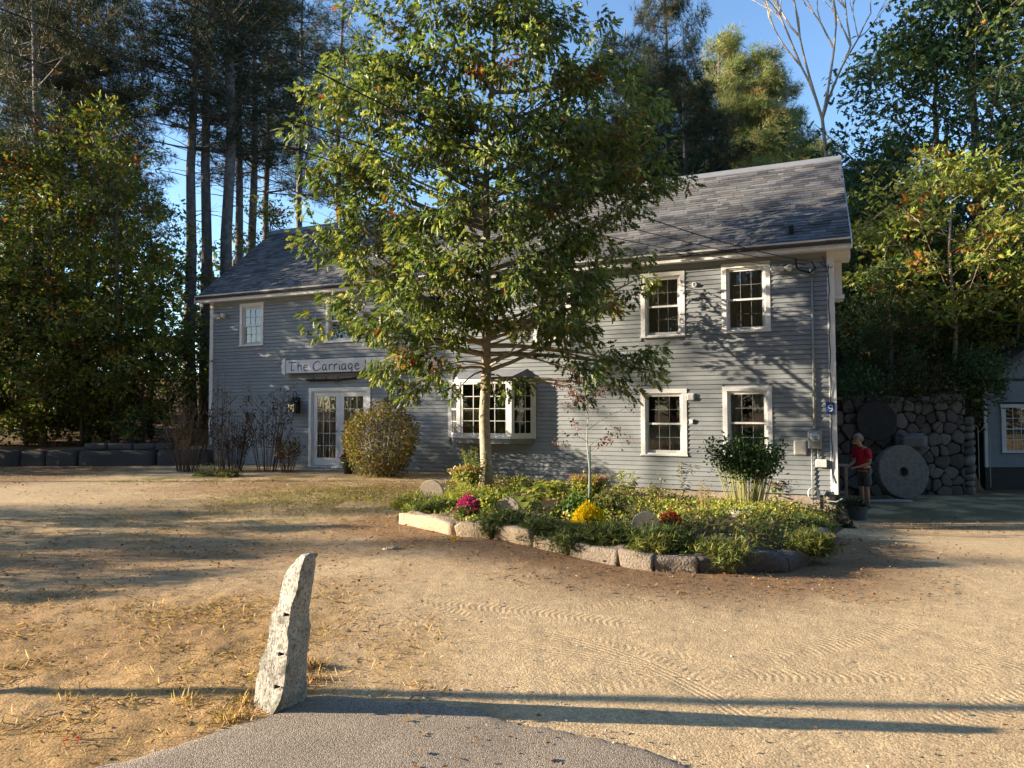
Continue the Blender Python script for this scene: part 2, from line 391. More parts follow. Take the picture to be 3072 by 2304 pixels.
def ground():
    th = np.concatenate([np.linspace(-52, 52, 520), np.linspace(54, 306, 64)])*math.pi/180
    r = [0.4]
    while r[-1] < 420:
        x = r[-1]
        r.append(x+(.2 if x < 2 else .035 if x < 7 else .07 if x < 12 else .16 if x < 28 else x*.05))
    r = np.array(r); T, RR = np.meshgrid(th, r)
    X = RR*np.sin(T); Y = RR*np.cos(T)
    ina = poly_in(X, Y, APRON); da = poly_dist(X, Y, APRON)
    sand = 1-S((da-.0)/.15)*0
    z = zg(X, Y)
    near = np.exp(-RR/14.)
    dry = drymask(X, Y)
    micro = (.014*(fbm(X, Y, 4, 1.1)-.5)+.006*(fbm(X, Y, 3, 9)-.5)+dry*.035*(fbm(X, Y, 3, 5)-.5))*(np.hypot(X, Y) < 30)
    TP, TM = tracks(X, Y)
    micro = micro-.003*TM
    micro = np.where(ina, micro*(1-S(da/.25))-.03*S((da-.12)/.15), micro)
    inb = poly_in(X, Y, BEDALL) & (poly_dist(X, Y, BEDALL) > .15)
    z = z+micro*np.where(inb, .3, 1)-.12*S((poly_dist(X, Y, BEDALL)-.02)/.3)*poly_in(X, Y, BEDALL)
    # colour masks
    li = litter(X, Y)
    sandc = np.array([.50, .37, .215]); dryc = np.array([.38, .24, .105]); litc = np.array([.21, .125, .065]); grn = np.array([.16, .17, .05])
    n1 = fbm(X, Y, 4, .5)[..., None]; n2 = fbm(X+50, Y, 4, 2.2)[..., None]
    c = sandc*(.84+.32*n1)
    c = c*(1-dry[..., None])+dryc*(.75+.5*n2)*dry[..., None]
    gm = greenmask(X, Y)[..., None]*np.clip((n2-.35)*4, 0, 1)
    c = c*(1-gm)+grn*(.7+.6*n1)*gm
    lm = (li[..., None]*np.clip((n2-.36+.42*li[..., None])*3.2, 0, .92))
    c = c*(1-lm)+litc*(.7+.7*n1)*lm
    sh = (S((X-6.6)/1.5)*S((Y-12.6)/2.5))[..., None]*np.clip(.55+(n2-.4)*2, 0, 1); c = c*(1-sh)+np.array([.15, .125, .07])*sh  # shade right of the house painted into the ground colour
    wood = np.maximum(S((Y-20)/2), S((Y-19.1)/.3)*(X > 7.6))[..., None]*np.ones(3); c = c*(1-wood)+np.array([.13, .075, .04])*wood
    m, n = X.shape
    V = np.stack([X, Y, z], -1).reshape(-1, 3)
    i, j = np.meshgrid(np.arange(m-1), np.arange(n), indexing='ij'); j2 = (j+1) % n
    F = np.stack([i*n+j, i*n+j2, (i+1)*n+j2, (i+1)*n+j], -1).reshape(-1, 4)
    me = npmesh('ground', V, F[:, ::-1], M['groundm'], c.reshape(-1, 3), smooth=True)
    ca = me.color_attributes.new('Trk', 'FLOAT_COLOR', 'POINT'); q = np.zeros((X.size, 4), np.float32); q[:, 0] = TP.ravel(); q[:, 1] = TM.ravel(); ca.data.foreach_set('color', q.ravel())
    return tag(link('ground', me), 'sandy gravel yard with dry grass and fallen leaves', kind='structure')
def drymask(X, Y):
    # dry grass on the left foreground verge
    a = S((-.55-X-.10*(Y-3))/.8)*S((6.9-Y)/1.6)
    b = np.exp(-((X+.75)**2/.12+(Y-4.6)**2/.5))*.8
    cc = np.exp(-((X+5)**2/14+(Y-9.5)**2/6))*.5
    return np.clip(np.maximum(np.maximum(a, b), cc)*(.55+.9*fbm(X, Y, 3, 1.3)), 0, 1)
def litter(X, Y):
    # leaf and needle litter: round the front of the bed, near the round shrub, left edge
    d = poly_dist(X, Y, BED, False)
    a = (1-S((d-.1)/1.9))*S((Y-5.0)/.8)*1.15
    b = np.exp(-((X+5.2)**2/9+(Y-14.5)**2/5))*.75
    cc = S((-X-8.5)/3)*S((Y-12)/5)*.9
    e = np.exp(-((X+2.6)**2/3+(Y-13.8)**2/6))*.8
    f = np.exp(-((X+4.5)**2/12+(Y-7.6)**2/3))*.75
    f = np.maximum(f, .42*np.clip(fbm(X, Y, 3, .6)*5-2.4, 0, 1))
    g = np.exp(-((X-8.2)**2/3+(Y-13.5)**2/4))*.8
    return np.clip(np.maximum.reduce([a, b, cc, e, f, g]), 0, 1)
def greenmask(X, Y):
    a = np.exp(-((X+3.2)**2/4+(Y-12.7)**2/5))
    b = np.exp(-((X+6.5)**2/10+(Y-16)**2/.6))
    c = np.exp(-((X-9.2)**2/4+(Y-15.5)**2/3))*.9
    return np.clip(np.maximum.reduce([a, b, c])*1.2, 0, 1)
def tracks(X, Y):
    """tyre prints pressed into the sand: returns tread phase and mask"""
    ph = np.zeros_like(X); mk = np.zeros_like(X)
    for cx, cy, rr, hw, k, a0, a1 in [(-1.0, 3.0, 2.35, .10, 0, 0, 60), (-1.2, 2.9, 2.75, .11, 1, -5, 70), (3.6, 10.8, 5.3, .12, 0, 230, 275), (3.6, 10.8, 6.7, .12, 1, 225, 290),
          (1.8, 9.9, 5.6, .11, 1, 225, 290), (6, -2.5, 7.2, .13, 1, 85, 150), (6, -2.5, 5.7, .13, 1, 85, 150), (9.5, 14.5, 9.8, .12, 0, 225, 262), (9.5, 14.5, 8.3, .12, 1, 225, 262), (-5, 8, 9.3, .12, 1, -25, 10),
          (2.2, 5.2, 2.3, .10, 1, 215, 300), (2.0, 1.0, 3.4, .12, 1, 40, 120), (-2, -1, 6.1, .10, 0, 20, 75), (-2, -1, 6.9, .12, 1, 20, 80), (7.5, 0.5, 5.6, .11, 1, 105, 165), (7.5, .5, 4.2, .10, 0, 110, 160),
          (10, 9, 6.5, .12, 0, 185, 235), (10, 9, 5.1, .12, 1, 190, 240), (-3, 14, 10.5, .13, 1, 280, 330), (-3, 14, 9.0, .13, 1, 280, 330), (4, -6, 8.9, .12, 1, 60, 120), (4.6, 5.9, 1.7, .12, 0, 180, 330)]:
        d = np.hypot(X-cx, Y-cy)-rr; an = np.degrees(np.arctan2(Y-cy, X-cx)) % 360
        a0 %= 360; a1 %= 360
        ok = (an >= a0) & (an <= a1) if a0 < a1 else (an >= a0) | (an <= a1)
        m = S((hw-np.abs(d))/.02)*ok*np.clip(fbm(X+cx, Y+rr, 3, 1.1)*6-2.6, 0, 1)
        p = d*2*math.pi/.040 if k == 0 else np.radians(an)*rr*2*math.pi/.052+np.abs(d)*45
        w_ = m > mk; ph = np.where(w_, p, ph); mk = np.maximum(mk, m)
    return ph, mk
def mat_ground():
    m, n, b = newmat('sandy_ground'); L = n.links.new
    at = n.nodes.new('ShaderNodeAttribute'); at.attribute_name = 'Col'
    tc = n.nodes.new('ShaderNodeTexCoord')
    def noise(s, d=6, r=.6):
        x = n.nodes.new('ShaderNodeTexNoise'); x.inputs['Scale'].default_value = s; x.inputs['Detail'].default_value = d
        x.inputs['Roughness'].default_value = r; L(tc.outputs['Object'], x.inputs['Vector']); return x
    n1 = noise(70, 4, .7); n2 = noise(9, 6)
    vo = n.nodes.new('ShaderNodeTexVoronoi'); vo.inputs['Scale'].default_value = 85; L(tc.outputs['Object'], vo.inputs['Vector'])
    r1 = n.nodes.new('ShaderNodeMapRange'); r1.inputs['From Min'].default_value = .3; r1.inputs['From Max'].default_value = .7
    r1.inputs['To Min'].default_value = .72; r1.inputs['To Max'].default_value = 1.28; L(n1.outputs['Fac'], r1.inputs['Value'])
    r2 = n.nodes.new('ShaderNodeMapRange'); r2.inputs['From Min'].default_value = .35; r2.inputs['From Max'].default_value = .65
    r2.inputs['To Min'].default_value = .88; r2.inputs['To Max'].default_value = 1.1; L(n2.outputs['Fac'], r2.inputs['Value'])
    hv = n.nodes.new('ShaderNodeSeparateColor'); L(vo.outputs['Color'], hv.inputs[0])
    r3 = n.nodes.new('ShaderNodeMapRange'); r3.inputs['To Min'].default_value = .8; r3.inputs['To Max'].default_value = 1.22; L(hv.outputs[0], r3.inputs['Value'])
    mm = n.nodes.new('ShaderNodeMath'); mm.operation = 'MULTIPLY'; L(r1.outputs[0], mm.inputs[0]); L(r2.outputs[0], mm.inputs[1])
    m3 = n.nodes.new('ShaderNodeMath'); m3.operation = 'MULTIPLY'; L(mm.outputs[0], m3.inputs[0]); L(r3.outputs[0], m3.inputs[1])
    mx = n.nodes.new('ShaderNodeVectorMath'); mx.operation = 'SCALE'; L(at.outputs['Color'], mx.inputs[0]); L(m3.outputs[0], mx.inputs['Scale'])
    L(mx.outputs[0], b.inputs['Base Color']); b.inputs['Roughness'].default_value = .92; b.inputs['Specular IOR Level'].default_value = .12
    nb = noise(38, 8, .75)
    ad = n.nodes.new('ShaderNodeMath'); ad.operation = 'MULTIPLY_ADD'; L(vo.outputs['Distance'], ad.inputs[0]); ad.inputs[1].default_value = -.35; L(nb.outputs['Fac'], ad.inputs[2])
    bp = n.nodes.new('ShaderNodeBump'); bp.inputs['Strength'].default_value = .5; bp.inputs['Distance'].default_value = .018
    L(ad.outputs[0], bp.inputs['Height'])
    a2 = n.nodes.new('ShaderNodeAttribute'); a2.attribute_name = 'Trk'; sp_ = n.nodes.new('ShaderNodeSeparateColor'); L(a2.outputs['Color'], sp_.inputs[0])
    sn = n.nodes.new('ShaderNodeMath'); sn.operation = 'SINE'; L(sp_.outputs[0], sn.inputs[0])
    ml = n.nodes.new('ShaderNodeMath'); ml.operation = 'MULTIPLY'; L(sn.outputs[0], ml.inputs[0]); L(sp_.outputs[1], ml.inputs[1])
    b2 = n.nodes.new('ShaderNodeBump'); b2.inputs['Strength'].default_value = .3; b2.inputs['Distance'].default_value = .005
    L(ml.outputs[0], b2.inputs['Height']); L(bp.outputs[0], b2.inputs['Normal']); L(b2.outputs[0], b.inputs['Normal'])
    return m
M['groundm'] = mat_ground()
ground()
def mat_asphalt():
    m, n, b = newmat('worn_asphalt'); L = n.links.new
    tc = n.nodes.new('ShaderNodeTexCoord')
    vo = n.nodes.new('ShaderNodeTexVoronoi'); vo.inputs['Scale'].default_value = 190; L(tc.outputs['Object'], vo.inputs['Vector'])
    nz = n.nodes.new('ShaderNodeTexNoise'); nz.inputs['Scale'].default_value = 2.5; nz.inputs['Detail'].default_value = 6; L(tc.outputs['Object'], nz.inputs['Vector'])
    cr = n.nodes.new('ShaderNodeValToRGB'); hv = n.nodes.new('ShaderNodeSeparateColor'); L(vo.outputs['Color'], hv.inputs[0]); L(hv.outputs[0], cr.inputs[0])
    e = cr.color_ramp.elements; e[0].position = 0; e[0].color = (.13, .105, .08, 1); e[1].position = 1; e[1].color = (.42, .345, .26, 1)
    mx = n.nodes.new('ShaderNodeVectorMath'); mx.operation = 'SCALE'
    r = n.nodes.new('ShaderNodeMapRange'); r.inputs['To Min'].default_value = .7; r.inputs['To Max'].default_value = 1.3; L(nz.outputs['Fac'], r.inputs['Value'])
    L(cr.outputs[0], mx.inputs[0]); L(r.outputs[0], mx.inputs['Scale']); L(mx.outputs[0], b.inputs['Base Color'])
    b.inputs['Roughness'].default_value = .85; b.inputs['Specular IOR Level'].default_value = .25
    bp = n.nodes.new('ShaderNodeBump'); bp.inputs['Strength'].default_value = .6; bp.inputs['Distance'].default_value = .006
    L(vo.outputs['Distance'], bp.inputs['Height']); bp.invert = True; L(bp.outputs[0], b.inputs['Normal'])
    return m
def apron():
    th = np.linspace(-80, 80, 260)*math.pi/180; r = np.concatenate([np.arange(.2, 6, .05)])
    # fan from behind the camera so that the sheet is one grid, cut to the outline
    T, RR = np.meshgrid(th, r); X = RR*np.sin(T); Y = RR*np.cos(T)
    X2 = np.linspace(-14, 14, 560); Y2 = np.arange(-4, 4.6, .05); X, Y = np.meshgrid(X2, Y2)
    wob = (fbm(X, Y, 5, 4)-.5)*.16
    d = poly_dist(X, Y, APRON); ins = poly_in(X, Y, APRON)
    sd = np.where(ins, d, -d)+wob
    z = zg(X, Y)+.012*S(sd/.05)-.02*(sd < 0)
    keep = sd > -.02
    m, n = X.shape; i, j = np.meshgrid(np.arange(m-1), np.arange(n-1), indexing='ij')
    F = np.stack([i*n+j, i*n+j+1, (i+1)*n+j+1, (i+1)*n+j], -1).reshape(-1, 4)
    F = F[keep.ravel()[F].all(1)]
    used, inv = np.unique(F, return_inverse=True)
    V = np.stack([X, Y, z], -1).reshape(-1, 3)[used]
    o = link('road', npmesh('road', V, inv.reshape(-1, 4), mat_asphalt(), smooth=True))
    return tag(o, 'worn grey asphalt apron at the edge of the sandy yard', kind='structure')
apron()
def bed_soil():
    X2 = np.linspace(-3.2, 7.6, 220); Y2 = np.linspace(6.6, 17, 210); X, Y = np.meshgrid(X2, Y2)
    ins = poly_in(X, Y, BEDALL); z = zbed(X, Y)
    m, n = X.shape; i, j = np.meshgrid(np.arange(m-1), np.arange(n-1), indexing='ij')
    F = np.stack([i*n+j, i*n+j+1, (i+1)*n+j+1, (i+1)*n+j], -1).reshape(-1, 4)
    F = F[ins.ravel()[F].all(1)]; used, inv = np.unique(F, return_inverse=True)
    V = np.stack([X, Y, z], -1).reshape(-1, 3)[used]
    o = link('bed_soil', npmesh('bed_soil', V, inv.reshape(-1, 4), M['soil'], smooth=True))
    tag(o, 'dark mulched soil of the raised planting bed', kind='structure')
bed_soil()
def B(px, py, up=0):
    """point where the view ray meets the bed soil"""
    a, b = ray(px, py); d = 6.
    while d < 17:
        if CAMH+b*d < float(zbed(np.array([a*d]), np.array([d]))[0]): break
        d += .05
    return Vector((a*d, d, CAMH+b*d+up))

# ---- rocks
def rough_box(sx, sy, sz, seg=(8, 3, 4), amp=.03, seed=0, round_=.2, fr=3.):
    """closed displaced box, origin at bottom centre; returns V, F"""
    nx, ny, nz = seg; idx = {}; V = []; F = []
    def vid(i, j, k):
        if (i, j, k) not in idx:
            idx[(i, j, k)] = len(V); V.append(((i/nx-.5), (j/ny-.5), (k/nz)))
        return idx[(i, j, k)]
    for i in range(nx):
        for j in range(ny): F += [(vid(i, j, 0), vid(i, j+1, 0), vid(i+1, j+1, 0), vid(i+1, j, 0)), (vid(i, j, nz), vid(i+1, j, nz), vid(i+1, j+1, nz), vid(i, j+1, nz))]
    for i in range(nx):
        for k in range(nz): F += [(vid(i, 0, k), vid(i+1, 0, k), vid(i+1, 0, k+1), vid(i, 0, k+1)), (vid(i, ny, k), vid(i, ny, k+1), vid(i+1, ny, k+1), vid(i+1, ny, k))]
    for j in range(ny):
        for k in range(nz): F += [(vid(0, j, k), vid(0, j, k+1), vid(0, j+1, k+1), vid(0, j+1, k)), (vid(nx, j, k), vid(nx, j+1, k), vid(nx, j+1, k+1), vid(nx, j, k+1))]
    V = np.array(V)
    c = V-np.array([0, 0, .5]); e = np.abs(c*2)
    # round the edges
    s_ = np.sort(e, 1); edge = (s_[:, 1])**8
    f = 1-round_*edge*.18-round_*(s_[:, 0]**8)*.12
    c = c*f[:, None]
    V = (c+np.array([0, 0, .5]))*np.array([sx, sy, sz])
    o = seed*13.7
    n1 = fbm(V[:, 0]*fr+o, V[:, 2]*fr+V[:, 1]*2.3*fr+o, 4)-.5; n2 = fbm(V[:, 1]*fr+o+40, V[:, 2]*fr+V[:, 0]*1.7*fr, 4)-.5; n3 = fbm(V[:, 0]*fr+80+o, V[:, 1]*fr*1.3+o, 4)-.5
    V = V+np.stack([n2, n1, n3], 1)*2*amp
    return V, F
def rock_obj(name, V, F, mat, parent=None, colr=None, smooth=False):
    me = npmesh(name, V, np.array(F), mat, None if colr is None else np.tile(np.array(colr), (len(V), 1)), smooth=smooth)
    return link(name, me, parent)

# standing granite post in the foreground
def granite_post():
    # outline rows (in pixels of the photo, 3072): left edge, arris between lit and dark face, right edge
    base = G(833, 2128)
    rows = [(2135, 756, 818, 908), (2060, 768, 838, 912), (1990, 778, 855, 920), (1915, 806, 862, 922), (1850, 812, 863, 924), (1790, 822, 868, 912), (1730, 848, 885, 926), (1670, 880, 900, 950)]
    rows = [(2150, 755, 812, 905), (2100, 762, 838, 906), (2040, 770, 850, 906), (2000, 780, 855, 910), (1950, 803, 860, 918), (1900, 806, 862, 924), (1860, 812, 864, 920), (1820, 834, 872, 922),
            (1780, 840, 885, 930), (1740, 850, 893, 938), (1710, 868, 900, 943), (1685, 888, 906, 944), (1670, 902, 912, 942)]
    D = base.y; V = []; sub = 6
    fine = []
    for a, b_ in zip(rows[:-1], rows[1:]):
        for t in range(sub): fine.append([a[i]+(b_[i]-a[i])*t/sub for i in range(4)])
    fine.append(list(rows[-1]))
    ring = []
    for ri, (y, xl, xa, xr) in enumerate(fine):
        hgt = ri/(len(fine)-1)
        D = base.y-.10*hgt
        l = P(xl, y, D+.02); a = P(xa, y, D-.09*(1-.5*hgt)); r = P(xr, y, D+.05*(1-.5*hgt))
        z = a.z
        back = Vector(((l.x+r.x)/2+.05, D+.15*(1-.75*hgt), z)); bl = Vector((l.x+.02, D+.11*(1-.75*hgt), z)); br = Vector((r.x, D+.12*(1-.7*hgt), z))
        pts = []
        for p, q in [(l, a), (a, r), (r, br), (br, back), (back, bl), (bl, l)]:
            for t in range(6):
                m = p.lerp(q, t/6); m.z = z; pts.append(m)
        ring.append(pts)
    n = len(ring[0]); V = np.array([list(p) for rg in ring for p in rg])
    k = V.copy()
    V[:, 0] += (fbm(k[:, 1]*8+3, k[:, 2]*16, 5)-.5)*.018; V[:, 1] += (fbm(k[:, 0]*9+13, k[:, 2]*12, 5)-.5)*.035; 
    F = [(i*n+j, i*n+(j+1) % n, (i+1)*n+(j+1) % n, (i+1)*n+j) for i in range(len(ring)-1) for j in range(n)]
    me = bpy.data.meshes.new('granite_post'); V[:n, 2] -= .12
    top = np.array(V[-n:]).mean(0)+np.array([0, 0, .008])
    vs = [tuple(v) for v in V]+[tuple(top)]; m0 = (len(ring)-1)*n
    F += [(m0+j, m0+(j+1) % n, len(vs)-1) for j in range(n)]
    me.from_pydata(vs, [], F); me.materials.append(M['granitepost'])
    o = link('granite_post', me)
    tag(o, 'tall split granite post with drill notches standing at the asphalt edge', 'post')
    # drill notches: short dark half-round grooves cut along the arris
    for (x, y) in [(858, 1840), (842, 1958), (829, 2056)]:
        hh_ = (2150-y)/482; p = P(x, y, base.y-.10*hh_-.07)
        mb = MB(); mb.tube([p+Vector((-.010, -.012, .0)), p+Vector((.014, .004, -.006))], [.011, .004], 8)
        q = mb.build('drill_notch', M['dark'], o)
def mat_granite_post():
    m, n, b = newmat('speckled_granite'); L = n.links.new
    tc = n.nodes.new('ShaderNodeTexCoord')
    mp = n.nodes.new('ShaderNodeMapping'); mp.inputs['Scale'].default_value = (1, 1, .7); L(tc.outputs['Object'], mp.inputs[0])
    vo = n.nodes.new('ShaderNodeTexNoise'); vo.inputs['Scale'].default_value = 95; vo.inputs['Detail'].default_value = 3; L(mp.outputs[0], vo.inputs['Vector'])
    nz = n.nodes.new('ShaderNodeTexNoise'); nz.inputs['Scale'].default_value = 7; nz.inputs['Detail'].default_value = 8; L(tc.outputs['Object'], nz.inputs['Vector'])
    cr = n.nodes.new('ShaderNodeValToRGB'); L(vo.outputs['Fac'], cr.inputs[0]); e = cr.color_ramp.elements
    e[0].position = .33; e[0].color = (.14, .13, .115, 1); e[1].position = .52; e[1].color = (.46, .44, .39, 1)
    r = n.nodes.new('ShaderNodeMapRange'); r.inputs['From Min'].default_value = .3; r.inputs['From Max'].default_value = .7; r.inputs['To Min'].default_value = .62; r.inputs['To Max'].default_value = 1.12; L(nz.outputs['Fac'], r.inputs['Value'])
    mx = n.nodes.new('ShaderNodeVectorMath'); mx.operation = 'SCALE'; L(cr.outputs[0], mx.inputs[0]); L(r.outputs[0], mx.inputs['Scale']); 
    li = n.nodes.new('ShaderNodeTexNoise'); li.inputs['Scale'].default_value = 13; li.inputs['Detail'].default_value = 7; L(tc.outputs['Object'], li.inputs['Vector'])
    lr = n.nodes.new('ShaderNodeMapRange'); lr.inputs['From Min'].default_value = .58; lr.inputs['From Max'].default_value = .68; L(li.outputs['Fac'], lr.inputs['Value'])
    lm = n.nodes.new('ShaderNodeMix'); lm.data_type = 'RGBA'; L(lr.outputs[0], lm.inputs[0]); L(mx.outputs[0], lm.inputs[6]); lm.inputs[7].default_value = (.16, .155, .12, 1)
    L(lm.outputs[2], b.inputs['Base Color'])
    b.inputs['Roughness'].default_value = .85; b.inputs['Specular IOR Level'].default_value = .2
    n3 = n.nodes.new('ShaderNodeTexNoise'); n3.inputs['Scale'].default_value = 28; n3.inputs['Detail'].default_value = 8; n3.inputs['Roughness'].default_value = .7; L(mp.outputs[0], n3.inputs['Vector'])
    bp = n.nodes.new('ShaderNodeBump'); bp.inputs['Strength'].default_value = 1; bp.inputs['Distance'].default_value = .02; L(n3.outputs['Fac'], bp.inputs['Height']); L(bp.outputs[0], b.inputs['Normal'])
    return m
M['granitepost'] = mat_granite_post()
granite_post()

# granite edging of the bed
edging = empty('granite_edging', (BED[0][0], BED[0][1], 0), 0, 'low rough granite block edging around the front of the planting bed', 'stone edging')
eo = Vector(edging.location)
for i in range(len(BED)-1):
    a = Vector((*BED[i], 0)); b_ = Vector((*BED[i+1], 0)); d = b_-a; L_ = d.length
    nb = max(1, round(L_/1.15))
    for k in range(nb):
        p = a+d*((k+.5)/nb); q = Vector((-d.y, d.x, 0)).normalized()
        p = p+q*.12
        hh = (.14 if i > 3 else .14)+.07*random.random()
        zb = float(zg(p.x, p.y))-.08
        V, F = rough_box(L_/nb*.985, .26, hh+.08, (14, 4, 6), .05, seed=i*5+k, round_=.3, fr=3.2)
        ang = math.atan2(d.y, d.x); c, s_ = math.cos(ang), math.sin(ang)
        W = np.stack([V[:, 0]*c-V[:, 1]*s_+p.x-eo.x, V[:, 0]*s_+V[:, 1]*c+p.y-eo.y, V[:, 2]+zb-eo.z], 1)
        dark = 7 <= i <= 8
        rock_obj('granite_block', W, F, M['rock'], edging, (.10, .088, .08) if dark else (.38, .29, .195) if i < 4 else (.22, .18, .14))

# ================================================================== CARRIAGE HOUSE
YAW = 0.4016; HX, HY = 6.592, 13.95
UL = 17.05                           # facade length
ZS, ZT = -.16, 4.84                  # bottom and top of the clapboards
house = empty('house', (HX, HY, 0), -YAW, 'long grey clapboard carriage house with white trim and dark shingle roof', 'house')
def HW(u, y, z):
    return Vector((HX-u*math.cos(YAW)+y*math.sin(YAW), HY+u*math.sin(YAW)+y*math.cos(YAW), z))
def FU(px, py, y=0.0):
    """(u, z) of the facade plane at a pixel"""
    a, b = ray(px, py)
    # solve X=a D on plane at depth y
    # X = HX-u c + y s ; D = HY+u s + y c
    c, s_ = math.cos(YAW), math.sin(YAW)
    u = (HX+y*s_-a*(HY+y*c))/(c+a*s_); D = HY+u*s_+y*c
    return u, CAMH+b*D
WIN = [  # u0,u1,z0,z1 (outside of casing), curtain
    (15.00, 15.90, 3.48, 4.74, 'dark'), (11.85, 12.77, 3.46, 4.74, 'dark'), (8.95, 9.87, 3.22, 4.72, 'dark'), (5.62, 6.58, 3.22, 4.72, 'shade'),
    (2.98, 3.96, 3.21, 4.68, 'shade'), (1.20, 2.19, 3.24, 4.74, 'shade'), (2.96, 3.98, .56, 2.05, 'curtain'), (1.20, 2.20, .58, 2.08, 'curtain2')]
DOOR = (11.275, 13.335, .02, 2.22)
BAY = (6.58, 8.87, .80, 2.38)
holes = [(a, b, c, d) for a, b, c, d, _ in WIN]+[DOOR, BAY]
CW = .095
# sheathing wall with openings
def wall_with_holes(mb, holes, U0, U1, Z0, Z1, y0, y1, inset):
    us = sorted(set([U0, U1]+[h[0]+inset for h in holes]+[h[1]-inset for h in holes])); zs = sorted(set([Z0, Z1]+[h[2]+inset for h in holes]+[h[3]-inset for h in holes]))
    for i in range(len(us)-1):
        run = None
        for j in range(len(zs)-1):
            cu, cz = (us[i]+us[i+1])/2, (zs[j]+zs[j+1])/2
            inh = any(h[0]+inset < cu < h[1]-inset and h[2]+inset < cz < h[3]-inset for h in holes)
            if not inh:
                if run is None: run = [zs[j], zs[j+1]]
                else: run[1] = zs[j+1]
            if (inh or j == len(zs)-2) and run is not None:
                mb.box(-us[i+1], -us[i], y0, y1, run[0], run[1]); run = None
mb = MB(); wall_with_holes(mb, holes, .02, UL-.02, ZS, ZT, .012, .12, .05)
HD = 5.86
mb.box(-.12, -.0, .12, HD, ZS, ZT); mb.box(-UL, -UL+.12, .12, HD, ZS, ZT); mb.box(-UL+.12, -.12, HD-.12, HD, ZS, ZT)
mb.build('wall', M['siding'], house)
# gables
mb = MB()
for x0, x1 in ((-.12, 0), (-UL, -UL+.12)):
    mb.add([(x0, 0, ZT), (x0, HD, ZT), (x0, HD/2, 7.55), (x1, 0, ZT), (x1, HD, ZT), (x1, HD/2, 7.55)], [(0, 1, 2), (3, 5, 4), (0, 2, 5, 3), (1, 4, 5, 2), (0, 3, 4, 1)])
mb.build('gable', M['siding'], house)
mb = MB(); mb.box(-UL+.03, -.03, .02, .3, -1.2, ZS-.001); mb.box(-.3, -.03, .3, HD, -1.2, ZS-.001)
mb.build('foundation', M['foundation'] if 'foundation' in M else M['granite'], house)
mb = MB(); mb.box(-UL+.2, -.2, 2.6, 2.7, ZS, ZT); mb.box(-UL+.2, -.2, .15, 2.6, ZS-.02, ZS); mb.box(-UL+.2, -.2, .15, 2.6, 2.55, 2.6); 
for uu in (4.6, 7.9 if 0 else 10.3, 14.2): mb.box(-uu-.05, -uu+.05, .15, 2.6, ZS, ZT)
mb.build('inner_wall', M['inner'] if 'inner' in M else M['dark'], house)
# clapboards, cut at the openings, with staggered butt joints
EXP = .1; nrow = int(round((ZT-ZS)/EXP)); nclap = 0
for r_ in range(nrow):
    z0 = ZS+r_*EXP; z1 = z0+EXP
    cuts = [(h[0]+.0, h[1]-.0) for h in holes if h[2]+.01 < z1-.02 and h[3]-.01 > z0+.02]
    segs = [(.10, UL-.10)]
    for c0, c1 in cuts:
        ns = []
        for s0, s1 in segs:
            if c1 <= s0 or c0 >= s1: ns.append((s0, s1)); continue
            if c0 > s0: ns.append((s0, c0))
            if c1 < s1: ns.append((c1, s1))
        segs = ns
    for s0, s1 in segs:
        n_ = 3 if s1-s0 > 9 else 2 if s1-s0 > 4.5 else 1
        js = [s0]+sorted(s0+(s1-s0)*((k+random.uniform(-.3, .3))/n_) for k in range(1, n_))+[s1]
        for k in range(len(js)-1):
            a, b_ = js[k]+.0015, js[k+1]-.0015
            wv = random.uniform(-.0012, .0012); tb = -.023+wv; tt = -.003
            zz = z0+random.uniform(-.0015, .0015)
            vs = [(-b_, .010, zz), (-a, .010, zz), (-a, tb, zz), (-b_, tb, zz), (-b_, .010, z1-.008), (-a, .010, z1-.008), (-a, tt, z1-.008), (-b_, tt, z1-.008)]
            m_ = MB().add(vs, [(0, 1, 2, 3), (7, 6, 5, 4), (3, 2, 6, 7), (0, 3, 7, 4), (2, 1, 5, 6)])
            m_.build('clapboard', M['siding'], house); nclap += 1
# trim
for nm, x0, x1, y0, y1, z0, z1 in [('corner_board', -.105, .03, -.03, .012, ZS+.02, ZT), ('corner_board', -UL-.03, -UL+.105, -.03, .012, ZS+.02, ZT), ('corner_board', .0, .03, .012, .12, ZS+.02, ZT),
        ('frieze_board', -UL+.105, -.105, -.026, .010, ZT-.12, ZT)]:
    bevel(MB().box(x0, x1, y0, y1, z0, z1).build(nm, M['white'] if nm != 'frieze_board' else M['siding'], house), .004)
E_, OH = .34, .27
ZE = 5.04
mb = MB(); mb.box(-UL-E_, E_, -OH+.03, .02, ZT, ZT+.025); mb.build('soffit', M['white'], house)
mb = MB(); mb.box(-UL-E_, E_, -OH+.002, -OH+.03, ZT-.01, ZE-.02); mb.build('fascia', M['white'], house)
mb = MB()
prof = [(-OH+.001, ZE-.075), (-OH-.02, ZE-.065), (-OH-.025, ZE-.05), (-OH-.045, ZE-.035), (-OH-.055, ZE-.005), (-OH+.001, ZE-.005)]
n_ = len(prof)
mb.add([(-UL-E_, y, z) for y, z in prof]+[(E_, y, z) for y, z in prof], [(i, (i+1) % n_, n_+(i+1) % n_, n_+i) for i in range(n_)]+[tuple(range(n_-1, -1, -1)), tuple(range(n_, 2*n_))])
mb.build('crown_moulding', M['white'], house)
# eave returns on the right gable
mb = MB(); mb.box(.0305, E_, .03, .50, ZT-.16, ZT-.002); mb.box(.031, .19, .32, .78, 3.98, ZT-.17); mb.build('eave_return', M['white'], house)
bevel(MB().box(.031, .23, .28, .82, 3.90, 3.978).build('return_sill', M['white'], house))
